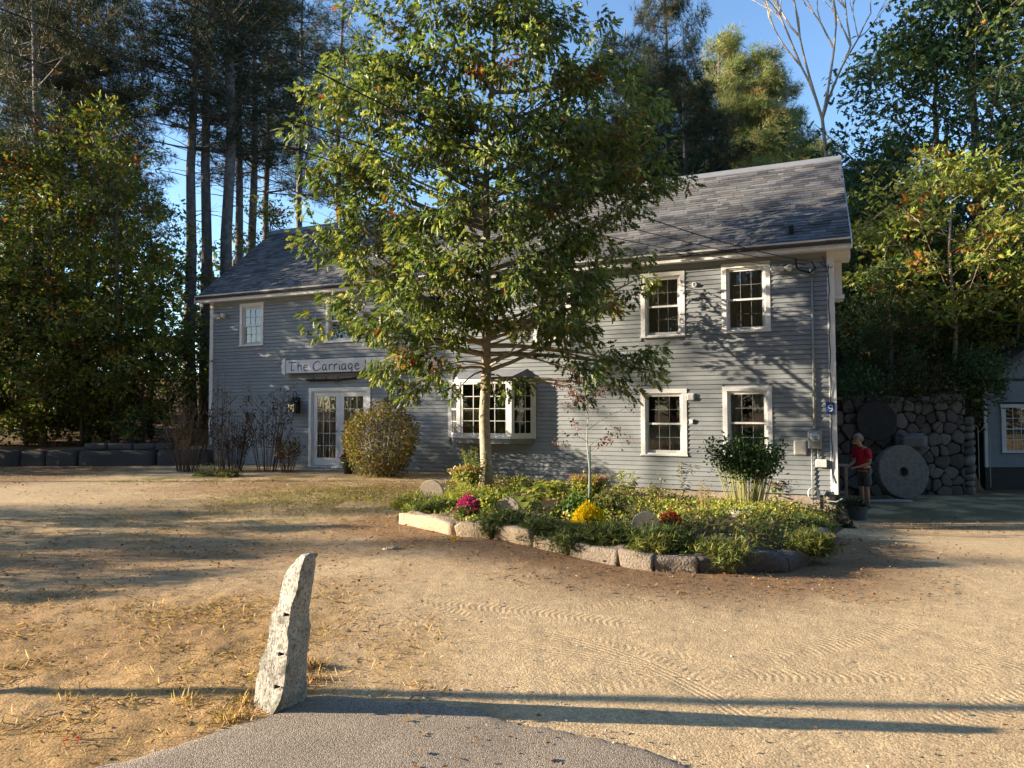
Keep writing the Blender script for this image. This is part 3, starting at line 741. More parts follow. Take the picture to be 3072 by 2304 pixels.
# roof
RY, RZ = 2.93, 7.78
run = RY+OH; rise = RZ-ZE; SL = math.hypot(run, rise); ca, sa = run/SL, rise/SL
mb = MB(); x0, x1 = -UL-E_, E_
y_e, z_e = -OH-.06, ZE-.05
vs = []
for x in (x0, x1):
    vs += [(x, y_e, z_e-.045), (x, RY, RZ-.085), (x, 2*RY+OH+.06, z_e-.045), (x, 2*RY+OH+.06, z_e-.075), (x, RY, RZ-.16), (x, y_e+.02, z_e-.075)]
mb.add(vs, [(i, (i+1) % 6, 6+(i+1) % 6, 6+i) for i in range(6)]+[(5, 4, 3, 2, 1, 0), (6, 7, 8, 9, 10, 11)])
bd = mb.build('roof', M['roofdeck'] if 'roofdeck' in M else M['iron'], house)
mb = MB()
for x in (x1-.001, x0-.022+.0):
    a = [(x, y_e+.01, z_e-.03), (x, RY, RZ-.10), (x, 2*RY+OH+.05, z_e-.03)]
    vs = [(xx, y, z-dz) for xx in (x, x+.023) for y, z in [(p[1], p[2]) for p in a] for dz in (0, .16)]
    mb.add(vs, [(0, 2, 3, 1), (2, 4, 5, 3), (6, 7, 9, 8), (8, 9, 11, 10), (0, 1, 7, 6), (4, 10, 11, 5), (0, 6, 8, 2), (2, 8, 10, 4), (1, 3, 9, 7), (3, 5, 11, 9)])
mb.build('rake_board', M['white'], house)
# ridge cap and vent
mb = MB(); c_ = .17
mb.add([(x, y, z) for x in (x0-.02, x1+.02) for y, z in ((RY-c_, RZ-c_*sa/ca+.015), (RY, RZ+.025), (RY+c_, RZ-c_*sa/ca+.015), (RY+c_, RZ-c_*sa/ca-.01), (RY, RZ+.0), (RY-c_, RZ-c_*sa/ca-.01))],
       [(i, (i+1) % 6, 6+(i+1) % 6, 6+i) for i in range(6)]+[(5, 4, 3, 2, 1, 0), (6, 7, 8, 9, 10, 11)])
mb.build('ridge_cap', M['ridge'] if 'ridge' in M else M['meter'], house)
# shingles
shp = []
nr = 34; ex = SL/nr
for r_ in range(nr):
    sh = random.random()*.3; x = x0-sh
    while x < x1:
        wd = random.choice((.16, .24, .3, .34)); a, b_ = max(x, x0), min(x+wd, x1)
        if b_-a > .04: shp.append((r_, a, b_, random.random()))
        x += wd
def shv(r_, a, b_, q):
    s0 = r_*ex-(.03 if r_ == 0 else 0); s1 = s0+ex+.02+(.03 if r_ == 0 else 0); th = .015+.009*(q > .6)+.002*random.random(); s1 = min(s1, SL)
    a += .002; b_ -= .002; s0 -= .006*random.random()
    f = lambda s, h: (-OH+s*ca-h*sa, ZE-.045+s*sa+h*ca)
    (ya, za), (yb, zb), (yc, zc), (yd, zd) = f(s0, th+.012), f(s1, .004+.012), f(s0, .0), f(s1, .0)
    k = .085+.11*random.random(); 
    c = (k, k*1.0, k*1.02)
    if random.random() < .05: c = (k*1.1, k*1.0, k*.92)
    return [(a, yc, zc), (b_, yc, zc), (b_, yd, zd), (a, yd, zd), (a, ya, za), (b_, ya, za), (b_, yb, zb), (a, yb, zb)], [(4, 5, 6, 7), (0, 1, 5, 4), (1, 2, 6, 5), (3, 0, 4, 7)], c
def dist(s):
    y = -OH+s[0]*ex*ca; z = ZE+s[0]*ex*sa; return (HW(-(s[1]+s[2])/2, y, z)-Vector((0, 0, CAMH))).length/(1+.4*(s[2]-s[1]))
shp.sort(key=dist)
field = MB()
for i, s_ in enumerate(shp):
    vs, fs, c = shv(*s_)
    if i < 290: MB().add(vs, fs, c).build('shingle', M['shingle'], house, cols=True)
    else: field.add(vs, fs, c)
fo = field.build('shingle_field', M['shingle'], house, cols=True); fo['kind'] = 'stuff'
mb = MB(); vx, vy = FU(2375, 722, -.2)
mb.box(-vx-.05, -vx+.05, .0, .06, ZE+.26, ZE+.42); mb.build('vent_pipe', M['iron'], house)

# windows
def window(u0, u1, z0, z1, cur, parent=house, cw=CW, name='window', rows=2, cols_=3, y=0.0):
    x0_, x1_ = -u1, -u0
    mb = MB()
    mb.box(x0_, x0_+cw, y-.032, y+.012, z0+.035, z1-cw); mb.box(x1_-cw, x1_, y-.032, y+.012, z0+.035, z1-cw)
    mb.box(x0_-.004, x1_+.004, y-.034, y+.012, z1-cw, z1+.006)
    mb.box(x0_-.012, x1_+.012, y-.052, y+.012, z0, z0+.035)
    # jambs
    a0, a1, b0, b1 = x0_+cw, x1_-cw, z0+.035, z1-cw
    mb.box(a0-.002, a0+.028, y+.0, y+.11, b0, b1); mb.box(a1-.028, a1+.002, y+.0, y+.11, b0, b1); mb.box(a0+.028, a1-.028, y+.0, y+.11, b1-.028, b1+.002); mb.box(a0+.028, a1-.028, y-.012, y+.11, b0-.002, b0+.028)
    o = mb.build(name, M['white'], parent); bevel(o, .003)
    a0 += .028; a1 -= .028; b0 += .028; b1 -= .028; zm = (b0+b1)/2; sw = .042
    for k, (c0, c1, yy) in enumerate(((zm-.02, b1, y+.028), (b0, zm+.02, y+.058))):
        s = MB(); bot = .062 if k else .04
        s.box(a0, a0+sw, yy, yy+.026, c0, c1); s.box(a1-sw, a1, yy, yy+.026, c0, c1); s.box(a0+sw, a1-sw, yy, yy+.026, c0, c0+bot); s.box(a0+sw, a1-sw, yy, yy+.026, c1-.04, c1)
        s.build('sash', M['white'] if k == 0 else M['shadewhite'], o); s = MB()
        g0, g1, h0, h1 = a0+sw, a1-sw, c0+bot, c1-.04; mw = .009
        for i in range(1, cols_): xx = g0+(g1-g0)*i/cols_; s.box(xx-mw/2, xx+mw/2, yy+.004, yy+.020, h0, h1)
        for j in range(1, rows):
            zz = h0+(h1-h0)*j/rows
            for i in range(cols_):
                s.box(g0+(g1-g0)*i/cols_+(mw/2 if i else 0), g0+(g1-g0)*(i+1)/cols_-(mw/2 if i < cols_-1 else 0), yy+.005, yy+.019, zz-mw/2, zz+mw/2)
        s.build('muntins', M['muntin'], o)
        pw, ph = (g1-g0)/cols_, (h1-h0)/rows
        pm = MB().add([(0, 0, 0), (pw, 0, 0), (pw, 0, ph), (0, 0, ph)], [(0, 1, 2, 3)]).mesh('pane', M['glass'])
        for i in range(cols_):
            for j in range(rows):
                p = link('pane', pm, o); p.location = (g0+pw*i, yy+.012, h0+ph*j)
    if cur.startswith('curtain') or cur == 'shade':
        xs = np.linspace(a0-.05, a1+.05, 90)
        if cur == 'shade': parts = [(b0+.02, b1+.1, .006, 0)]
        elif cur == 'curtain': parts = [(b0-.1, zm+.02, .022, 0)]
        else: parts = [(b0-.1, b1+.1, .02, .35)]
        for c0, c1, am, gap in parts:
            yy = y+(.115 if cur == 'shade' else .17)+am*(np.sin(xs*60+np.sin(xs*17)*2)+.4*np.sin(xs*131))
            V = np.concatenate([np.stack([xs, yy, np.full_like(xs, c0)], 1), np.stack([xs, yy*1.0+.004, np.full_like(xs, c1)], 1)])
            n = len(xs); F = [(i, i+1, n+i+1, n+i) for i in range(n-1) if not (gap and abs((xs[i]-(a0+a1)/2)/(a1-a0)) < gap*.5)]
            link('roller_shade' if cur == 'shade' else 'curtain', npmesh('curtain', V, np.array(F), M['shade'] if cur == 'shade' else M['curtain'], smooth=True), o)
    return o
for u0, u1, z0, z1, cur in WIN: window(u0, u1, z0, z1, cur)

# french doors
u0, u1, z0, z1 = DOOR; x0_, x1_ = -u1, -u0
mb = MB(); cw = .10
mb.box(x0_, x0_+cw, -.034, .012, z0, z1-cw); mb.box(x1_-cw, x1_, -.034, .012, z0, z1-cw); mb.box(x0_-.004, x1_+.004, -.037, .012, z1-cw, z1)
mb.box(x0_+cw-.002, x0_+cw+.03, 0, .1, z0+.03, z1-cw); mb.box(x1_-cw-.03, x1_-cw+.002, 0, .1, z0+.03, z1-cw); mb.box(x0_+cw+.03, x1_-cw-.03, 0, .1, z1-cw-.03, z1-cw+.002)
mb.box(x0_+cw, x1_-cw, -.04, .1, z0, z0+.03)
df = mb.build('door_frame', M['white'], house); bevel(df, .003)
a0, a1, b0, b1 = x0_+cw+.03, x1_-cw-.03, z0+.032, z1-cw-.03
xm = (a0+a1)/2
for k, (c0, c1) in enumerate(((a0, xm-.002), (xm+.002, a1))):
    s = MB(); yy = .02; st = .135
    s.box(c0, c0+st, yy, yy+.04, b0, b1); s.box(c1-st, c1, yy, yy+.04, b0, b1); s.box(c0+st, c1-st, yy, yy+.04, b0, b0+.23); s.box(c0+st, c1-st, yy, yy+.04, b1-.12, b1)
    g0, g1, h0, h1 = c0+st, c1-st, b0+.23, b1-.12; mw = .016
    for i in (1, 2): xx = g0+(g1-g0)*i/3; s.box(xx-mw/2, xx+mw/2, yy+.006, yy+.03, h0, h1)
    for j in range(1, 5):
        zz = h0+(h1-h0)*j/5
        for i in range(3): s.box(g0+(g1-g0)*i/3+(mw/2 if i else 0), g0+(g1-g0)*(i+1)/3-(mw/2 if i < 2 else 0), yy+.007, yy+.029, zz-mw/2, zz+mw/2)
    o = s.build('french_door', M['white'], house); bevel(o, .002)
    pw, ph = (g1-g0)/3, (h1-h0)/5
    pm = MB().add([(0, 0, 0), (pw, 0, 0), (pw, 0, ph), (0, 0, ph)], [(0, 1, 2, 3)]).mesh('pane', M['glass'])
    for i in range(3):
        for j in range(5): p = link('pane', pm, o); p.location = (g0+pw*i, yy+.018, h0+ph*j)
    xs = np.linspace(g0-.03, g1+.03, 80); wv = yy+.07+.016*np.sin(xs*75+np.sin(xs*21)*1.5); n = len(xs)
    V = np.concatenate([np.stack([xs, wv, np.full(n, h0-.05)], 1), np.stack([xs, wv, np.full(n, h1+.05)], 1)])
    link('curtain', npmesh('curtain', V, np.array([(i, i+1, n+i+1, n+i) for i in range(n-1)]), M['curtain'], smooth=True), o)
    hx = c1-.06 if k == 0 else c0+.06
    MB().tube([(hx, yy, 1.02), (hx, yy-.05, 1.02)], .012, 8).tube([(hx-.001, yy-.05, 1.02), (hx+(-.10 if k == 0 else .1), yy-.05, 1.02)], .010, 8).build('handle', M['iron'], o)
# door step
V, F = rough_box(2.9, .9, .16, (12, 4, 2), .012, 3, .3)
V = V+np.array([-(u0+u1)/2, -.5, -.15]); rock_obj('door_step', V, F, M['rock'], house, (.27, .27, .28))
MB().box(x0_-.02, x1_+.02, -.05, .012, -.12, z0-.002).build('door_sill', M['siding'], house)

# bay window
u0, u1, z0, z1 = BAY; x0_, x1_ = -u1, -u0; pr = .42
xa, xb = x0_+.46, x1_-.46          # centre lights between these
bay = MB()
# head and seat boards (trapezoid prisms)
def trap(mb, za, zb, ex_=0.0):
    pts = [(x0_-ex_, .01), (xa-ex_*.5, -pr-ex_), (xb+ex_*.5, -pr-ex_), (x1_+ex_, .01)]
    mb.add([(x, y, za) for x, y in pts]+[(x, y, zb) for x, y in pts], [(3, 2, 1, 0), (4, 5, 6, 7), (0, 1, 5, 4), (1, 2, 6, 5), (2, 3, 7, 6), (3, 0, 4, 7)])
trap(bay, z0+.10, z0+.15, .02); trap(bay, z1-.1, z1-.02, .02)
mb2 = bay
mb2.box(x0_-.05, x0_+.02, -.034, .01, z0+.10, z1-.02); mb2.box(x1_-.02, x1_+.05, -.034, .01, z0+.10, z1-.02)
for x in (xa, xb): mb2.box(x-.05, x+.05, -pr-.012, -pr+.09, z0+.15, z1-.1)
bo = mb2.build('bay_window', M['white'], house); bevel(bo, .003)
s = MB(); pts = [(x0_+.03, .01), (xa, -pr+.03), (xb, -pr+.03), (x1_-.03, .01)]
s.add([(x, y, z0-.02) for x, y in pts]+[(x, y, z0+.10) for x, y in pts], [(3, 2, 1, 0), (0, 1, 5, 4), (1, 2, 6, 5), (2, 3, 7, 6)]); s.build('apron_board', M['siding'], bo)
s = MB(); s.add([(x, y, z1-.02) for x, y in [(x0_-.03, .0), (xa, -pr-.04), (xb, -pr-.04), (x1_+.03, .0)]]+[(x0_+.15, .0, z1+.22), (x1_-.15, .0, z1+.22)], [(0, 1, 4), (1, 2, 5, 4), (2, 3, 5)]); s.build('bay_roof', M['ridge'] if 'ridge' in M else M['meter'], bo)
def lights(p, q, cols_, rows, casement):
    """glazed frame between plan points p, q"""
    p = Vector((*p, 0)); q = Vector((*q, 0)); d = q-p; L_ = d.length; ang = math.atan2(d.y, d.x)
    e = MB(); fw = .06; zz0, zz1 = z0+.15, z1-.1; t = .03
    e.box(0, fw, 0, t, zz0, zz1); e.box(L_-fw, L_, 0, t, zz0, zz1); e.box(fw, L_-fw, 0, t, zz0, zz0+.08); e.box(fw, L_-fw, 0, t, zz1-fw, zz1)
    bars = [(fw, L_-fw, zz0+.08, zz1-fw)]
    if casement == 'double':
        zm = (zz0+zz1)/2; e.box(fw, L_-fw, -.004, t, zm-.025, zm+.025); bars = [(fw, L_-fw, zz0+.08, zm-.025), (fw, L_-fw, zm+.025, zz1-fw)]
    mw = .016
    panes = []
    for g0, g1, h0, h1 in bars:
        for i in range(1, cols_): xx = g0+(g1-g0)*i/cols_; e.box(xx-mw/2, xx+mw/2, .004, .022, h0, h1)
        rr = rows if casement != 'double' else rows//2
        for j in range(1, rr):
            zz = h0+(h1-h0)*j/rr
            for i in range(cols_): e.box(g0+(g1-g0)*i/cols_+(mw/2 if i else 0), g0+(g1-g0)*(i+1)/cols_-(mw/2 if i < cols_-1 else 0), .005, .021, zz-mw/2, zz+mw/2)
        pw, ph = (g1-g0)/cols_, (h1-h0)/rr
        panes.append((pw, ph, [(g0+pw*i, h0+ph*j) for i in range(cols_) for j in range(rr)]))
    o = e.build('bay_sash', M['white'], bo); o.location = (p.x, p.y, 0); o.rotation_euler = (0, 0, ang)
    for pw, ph, ls in panes:
        pm = MB().add([(0, 0, 0), (pw, 0, 0), (pw, 0, ph), (0, 0, ph)], [(0, 1, 2, 3)]).mesh('pane', M['glass'])
        for gx, gz in ls:
            pp = link('pane', pm, bo); pp.location = Vector((p.x, p.y, 0))+Matrix.Rotation(ang, 3, 'Z') @ Vector((gx, .013, 0))+Vector((0, 0, gz)); pp.rotation_euler = (0, 0, ang)
lights((x0_+.02, -.02), (xa-.05, -pr+.02), 3, 4, 'double'); lights((xa+.05, -pr), (xb-.05, -pr), 4, 4, 'fixed'); lights((xb+.05, -pr+.02), (x1_-.02, -.02), 3, 4, 'double')

# ================================================================== HERO OAK
TD = 13.75
def px_tree_pt(px2212, py2212, D): return P(px2212*1.38878, py2212*1.38878, D)
TB = Vector((P(1458, 1440, TD).x, TD, float(zbed(np.array([-.5]), np.array([TD]))[0])-.05))
oak = empty('oak_tree', TB, 0, 'tall young oak with green and turning orange leaves in the planting bed before the house', 'tree')
def rel(v): return Vector(v)-TB
mb = MB()
top = px_tree_pt(1085, -330, TD)
tr = [TB+Vector((0, 0, -.1)), px_tree_pt(1050, 1000, TD), px_tree_pt(1046, 900, TD), px_tree_pt(1051, 800, TD), px_tree_pt(1050, 690, TD), px_tree_pt(1053, 560, TD+.05), px_tree_pt(1050, 430, TD), px_tree_pt(1056, 300, TD), px_tree_pt(1066, 160, TD), px_tree_pt(1075, 0, TD), top]
rad = [.17, .118, .108, .10, .09, .08, .07, .058, .045, .03, .01]
mb.tube([rel(p) for p in tr], rad, 12)
mb.build('trunk', M['palebark'], oak, smooth=True)
def trunk_at(z):
    for a, b_ in zip(tr[:-1], tr[1:]):
        if a.z <= z <= b_.z: return a.lerp(b_, (z-a.z)/(b_.z-a.z+1e-9))
    return tr[-1]
# leafy boughs: (px, py, depth offset, size) in the 2212-wide picture
B_ = [(700, 690, -.6, .42), (780, 715, -.8, .66), (822, 780, -1.0, .62), (885, 832, -.6, .5), (745, 650, -.3, .7), (880, 770, -.5, .7), (830, 690, .3, .8), (900, 690, -1.2, .7),
      (940, 800, -.5, .42), (985, 850, -.9, .42), (1070, 855, -1.0, .42), (1110, 840, -.8, .4),
      (1250, 810, -.8, .6), (1320, 790, -.3, .7), (1400, 795, -.6, .62), (1440, 810, -.2, .38), (1310, 860, -.8, .4), (1365, 850, -.5, .4), (1230, 735, -1.0, .6), (1300, 715, -.3, .6),
      (1340, 640, -.5, .55), (1385, 600, -.3, .5), (1290, 590, -.6, .7), (1240, 650, -1.0, .6), (1170, 690, -1.2, .6),
      (1000, 700, -1.2, .7), (1050, 640, -1.4, .7), (960, 640, -1.3, .8), (880, 620, -1.0, .8), (800, 610, -.6, .8), (790, 560, -.2, .6), (1120, 600, -1.4, .8), (1190, 560, -1.2, .8), (1010, 560, -1.5, .8),
      (660, 500, -.4, .55), (710, 505, -.2, .6), (775, 520, 0, .55), (860, 540, -.8, .8), (930, 560, -1.2, .8), (1110, 500, -1.3, .8), (1240, 500, -.9, .8), (1330, 540, -.4, .7), (1300, 470, -.6, .8),
      (720, 440, -.1, .7), (790, 430, -.5, .85), (870, 440, -.9, .9), (960, 450, -1.2, .9), (1040, 430, -1.5, .8), (1180, 430, -1.2, .9), (1360, 430, -.3, .7), (1410, 400, -.1, .6),
      (670, 370, -.2, .6), (730, 350, -.2, .85), (800, 330, -.6, .9), (900, 340, -1.0, .95), (1000, 340, -1.3, .8), (1130, 340, -1.2, .9), (1230, 370, -1.0, .9), (1320, 370, -.5, .9), (1390, 330, -.1, .8),
      (660, 300, -.1, .5), (700, 260, -.1, .8), (690, 200, 0, .55), (750, 210, -.2, .8), (830, 240, -.6, .95), (920, 240, -.9, .95), (1010, 230, -1.0, .8), (1110, 230, -1.1, .9), (1210, 260, -.9, .95), (1300, 260, -.5, .95), (1380, 240, 0, .8), (1420, 290, .2, .6),
      (780, 130, -.1, .7), (850, 130, -.4, .9), (940, 120, -.7, .95), (1040, 120, -.8, .9), (1140, 120, -.8, .95), (1240, 150, -.6, .95), (1320, 140, -.2, .8), (820, 40, -.1, .7), (880, 20, -.3, .9), (970, 10, -.5, .9), (1060, 10, -.5, .9), (1150, 20, -.5, .9), (1240, 40, -.3, .9),
      (860, -80, 0, .8), (960, -90, -.2, .9), (1060, -100, -.2, .9), (1160, -90, 0, .9), (1230, -70, 0, .7), (950, -200, 0, .8), (1050, -220, 0, .9), (1130, -190, 0, .8), (1080, -310, 0, .7)]
back = []
for px, py, dd, sz in B_:
    if py < 640 and random.random() < .4: back.append((px+random.uniform(-50, 50), py+random.uniform(-40, 40), random.uniform(.0, .5), sz))
for px, py, dd, sz in B_:
    if py < 700 and px > 1080 and random.random() < .38: back.append((px+random.uniform(-70, 40), py+random.uniform(-40, 40), random.uniform(.6, 1.35), .55))
B_ = B_+back
cen = []; out = []; lim = MB(); tw = MB()
for px, py, dd, sz in B_:
    e = px_tree_pt(px, py, TD+dd)
    dx = math.hypot(e.x-TB.x, e.y-TB.y)
    z0 = max(2.25+1.1*random.random(), e.z-dx*random.uniform(.35, .7)) if e.z > 3 else max(2.2, e.z+.1+.4*random.random())
    st = trunk_at(z0)
    pts = curve3(rel(st), rel(e), (0, 0, -.12*dx if e.z > 3.2 else .25), 6)
    r0 = min(.055, .014+.012*dx)
    lb_ = MB(); lb_.tube(pts, [r0*(1-.16*i) for i in range(6)], 5, cap=False); lb_.build('limb', M['palebark'], oak, smooth=True)
    nc = int(9.5*sz*sz/.6)
    for k in range(nc):
        o = rng.normal(size=3); o = o/np.linalg.norm(o)*sz*(rng.random()**.45)
        o[2] *= .62; o[0] *= 1.08; c = rel(e)+Vector(o)
        if random.random() < .35: c = pts[3].lerp(pts[5], random.random())+Vector(o)*.5
        cen.append(c); od = (c-pts[4]); od = od+Vector((c.x, c.y, 0))*.25; out.append(od if od.length > .01 else Vector((0, 0, 1)))
        j = pts[random.choice((3, 4, 4, 5))]
        tw.tube(curve3(j, c, (0, 0, .05), 4), [.009, .007, .005, .003], 4, cap=False)
tw.build('twigs', M['twiglight'], oak, smooth=True)['kind'] = 'stuff'
cen = np.array([list(c) for c in cen]); out = np.array([list(c) for c in out])
clusters(cen, out, 33, .25, .15, OAK, OAKX, .03, T_oak(), 'crown', M['leaf'], oak, droop=1.0, spread=.4, flat=.9)

# ================================================================== WOODS
YEL = [(5, (.17, .20, .035)), (2, (.26, .22, .04)), (5, (.09, .14, .025)), (.6, (.3, .16, .03))]
DKG = [(6, (.045, .085, .035)), (4, (.065, .11, .04)), (1, (.12, .14, .04))]
PIN = [(6, (.028, .048, .026)), (4, (.04, .065, .03)), (1.5, (.10, .085, .03))]
PINX = [(1, (.22, .13, .04)), (1, (.16, .12, .04))]
def broadleaf(name, H, R0, h0, ncl, pal, palx, fx, leaf, T, rtrunk, seed, bark='bark', nper=22, crad=.45, mat='leaf2', label=None, cat='tree', flat=.7):
    st = random.getstate(); random.seed(seed)
    root = empty(name)
    tr_ = [Vector((0, 0, -.3))]; x = y = 0
    for i in range(1, 8):
        x += random.uniform(-.12, .12)*H/10; y += random.uniform(-.12, .12)*H/10; tr_.append(Vector((x, y, H*.93*i/7)))
    MB().tube(tr_, [rtrunk*(1.15-.98*i/7) if i else rtrunk*1.4 for i in range(8)], 8).build('trunk', M[bark], root, smooth=True)
    def tat(z):
        t = np.clip(z/(H*.93)*7, 0, 6.999); i = int(t); return tr_[i].lerp(tr_[i+1], t-i) if i else Vector((0, 0, z))
    nl = max(14, int(H*3.2)); lim_ = MB(); cs = []; od = []
    per = ncl/nl
    for i in range(nl):
        f = (i+.5)/nl; zt = h0+(H-h0)*f; env = math.sin(math.pi*min(1, (.12+.88*f))**.8)**.6
        rr = R0*env*random.uniform(.65, 1.1); az = i*2.4+random.uniform(-.4, .4)
        e = tat(min(zt, H*.93))+Vector((math.cos(az)*rr, math.sin(az)*rr, rr*random.uniform(-.05, .3)))
        s_ = tat(max(h0*.8, zt-rr*random.uniform(.4, .8)))
        pts = curve3(s_, e, (0, 0, -.08*rr), 5); r0 = max(.012, rtrunk*.30*(1-f*.7))
        lim_.tube(pts, [r0*(1-.2*k) for k in range(5)], 4, cap=False)
        for k in range(max(1, int(per*random.uniform(.7, 1.3)))):
            t = random.uniform(.35, 1.0); b_ = pts[0].lerp(pts[-1], t); j = curvept(pts, t)
            o = Vector((random.gauss(0, 1), random.gauss(0, 1), random.gauss(0, .6)))*(.28*R0*(.4+.6*t))*.6
            c = j+o; cs.append(list(c)); od.append(list(c-tat(min(max(c.z-1, 0), H*.93))+Vector((.01, 0, .3))))
            lim_.tube([j, j.lerp(c, .5)+Vector((0, 0, .04)), c], [r0*.3+.003, .006, .003], 3, cap=False)
    lim_.build('branches', M[bark], root, smooth=True)['kind'] = 'stuff'
    clusters(np.array(cs), np.array(od), nper, crad, leaf, pal, palx, fx, T, 'crown', M[mat], root, droop=.45, flat=flat)
    random.setstate(st); return root
def curvept(pts, t):
    f = t*(len(pts)-1); i = min(int(f), len(pts)-2); return pts[i].lerp(pts[i+1], f-i)
def pine(name, H, R0, h0, rtrunk, seed, dens=1.0, pal=PIN, fx=.03, tuft=.31):
    st = random.getstate(); random.seed(seed)
    root = empty(name); x = y = 0; tr_ = [Vector((0, 0, -.3))]
    for i in range(1, 9):
        x += random.uniform(-.09, .09)*H/15; y += random.uniform(-.09, .09)*H/15; tr_.append(Vector((x, y, H*i/8)))
    MB().tube(tr_, [rtrunk*1.25]+[rtrunk*(1.08-i/8*.98) for i in range(1, 9)], 9).build('trunk', M['pinebark'], root, smooth=True)
    def tat(z):
        t = np.clip(z/H*8, 0, 7.999); i = int(t); return tr_[i].lerp(tr_[i+1], t-i) if i else Vector((0, 0, z))
    lim_ = MB(); cs = []; od = []
    z = h0
    # dead stubs low down
    for k in range(int(12+H*.8)):
        zz = random.uniform(h0*.25, h0*1.1); az = random.uniform(0, 6.28); L_ = random.uniform(.5, 2.2); p = tat(zz)
        e = p+Vector((math.cos(az)*L_, math.sin(az)*L_, random.uniform(-.2, .6)*L_*.6)); lim_.tube(curve3(p, e, (0, 0, .1), 4), [.022, .016, .01, .004], 4, cap=False)
        if random.random() < .4: lim_.tube([p.lerp(e, .5), p.lerp(e, .8)+Vector((random.uniform(-.3, .3), random.uniform(-.3, .3), .3))], [.008, .003], 3, cap=False)
    while z < H-.4:
        f = (z-h0)/(H-h0); R1 = R0*(.75+.25*math.sin(f*3))*(1-f**1.6)+.4
        for k in range(random.choice((3, 4, 5))):
            az = random.uniform(0, 6.28); L_ = R1*random.uniform(.6, 1.15); p = tat(z)
            e = p+Vector((math.cos(az)*L_, math.sin(az)*L_, L_*random.uniform(.0, .35))); pts = curve3(p, e, (0, 0, -.06*L_), 6)
            lim_.tube(pts, [.035*(1-f*.6)*(1-.16*i)+.004 for i in range(6)], 4, cap=False)
            nt_ = int(L_*9*dens); sd = Vector((-math.sin(az), math.cos(az), 0))
            for q in range(nt_):
                t = random.uniform(.32, 1.0); j = curvept(pts, t); lat = random.uniform(-1, 1)*(.42*L_*(1.1-t)+.12)
                c = j+sd*lat+Vector((math.cos(az), math.sin(az), 0))*abs(lat)*.5+Vector((0, 0, random.uniform(.0, .22)))
                cs.append(list(c)); d = (e-p).normalized()+sd*lat*.8+Vector((0, 0, .5)); od.append(list(d))
                if q % 3 == 0: lim_.tube([j, c], [.007, .003], 3, cap=False)
        z += random.uniform(.35, .75)
    lim_.build('branches', M['pinebark'], root, smooth=True)['kind'] = 'stuff'
    cs = np.array(cs); od = np.array(od); n = len(cs); rep = 5
    C = np.repeat(cs, rep, 0)+rng.normal(size=(n*rep, 3))*.15; A = np.repeat(od, rep, 0)
    cols = pick(pal, n*rep, .2); tx = np.repeat(rng.random(n) < fx, rep); cols[tx] = pick(PINX, tx.sum(), .2)
    leaves('crown', C, A, tuft*(.7+.5*rng.random(n*rep)), cols, T_tuft(10, .022, seed=3), M['needle'], root, .35)
    random.setstate(st); return root
def place(src, p, s, rz, label, cat='tree', group=None, sink=.0, first=False, sz=None):
    o = src if first else copy_tree(src)
    o.location = (p[0], p[1], p[2]-sink); o.rotation_euler = (0, 0, rz); o.scale = (s, s, sz or s)
    for k in ('group',):
        if k in o: del o[k]
    return tag(o, label, cat, group)
def GP(px, D):
    """ground point under pixel column px (2212 wide) at depth D"""
    a, _ = ray(px*1.38878, 1229); return Vector((a*D, D, float(zg(a*D, D))))

young = broadleaf('young_oak', 9.5, 2.6, 1.2, 290, YEL, OAKX, .05, .16, T_oak(), .09, 11, nper=17, crad=.33)
maple = broadleaf('maple_tree', 14, 4.2, 2.2, 560, DKG, YEL, .06, .21, T_oak(), .2, 12, nper=22, crad=.55)
maple2 = broadleaf('broadleaf_tree', 12, 3.6, .8, 620, DKG, OAKX, .05, .19, T_oval(), .16, 13, nper=26, crad=.5)
undr = broadleaf('understory_tree', 5.5, 2.3, .5, 260, YEL, DKG, .25, .15, T_oval(), .05, 14, nper=24, crad=.34)
pineA = pine('white_pine', 26, 3.0, 10.5, .22, 21, .62)
pineB = pine('white_pine', 21, 3.8, 7.0, .24, 22, 1.1, fx=.10)
pineC = pine('white_pine', 15, 3.9, 1.2, .2, 23, 1.7, fx=.12)
# --- left side: clump of three pale trunks by the house corner
place(pineA, GP(412, 25), 1.0, 0.3, 'tall pine with pale trunk, leftmost of the three trunks by the house corner', group='tall pines left of the house', first=True)
for px, D, s, rz, src, lb in [(446, 25.6, 1.02, 1.9, pineA, 'tall slim pine, middle of the three trunks by the house corner'), (478, 25.2, 1.1, 4.0, pineA, 'thick pale-barked pine, rightmost of the three trunks by the house corner'),
        (512, 30, .98, 2.7, pineA, 'dark pine trunk rising behind the left roof end, left one of a close pair'), (536, 30.5, 1.02, 5.2, pineA, 'dark pine trunk rising behind the left roof end, right one of a close pair'),
        (650, 34, .95, 1.1, pineA, 'slender pine showing against sky behind the roof ridge'), (575, 36, 1.0, .4, pineA, 'thin distant pine between the roof end and the oak'), (730, 38, 1.05, 2.4, pineA, 'distant pine half hidden by the left side of the oak')]:
    place(src, GP(px, D), s, rz, lb, group='tall pines left of the house')
place(pineB, GP(120, 28), 1.1, .5, 'dense dark pine over the left woods near the picture edge', group='dark pines of the left wood', first=True)
for px, D, s, rz, lb in [(10, 27.5, 1.1, 2.2, 'dark pine at the far left edge of the picture'), (165, 30, 1.08, 3.9, 'dark pine above the yellowing young oaks')]:
    place(pineB, GP(px, D), s, rz, lb, group='dark pines of the left wood')
for px, D, s, rz, lb in [(70, 22.5, 1.0, 4.4, 'dark pine bough mass at the upper left corner')]:
    place(pineB, GP(px, D), s, rz, lb, group='dark pines of the left wood')
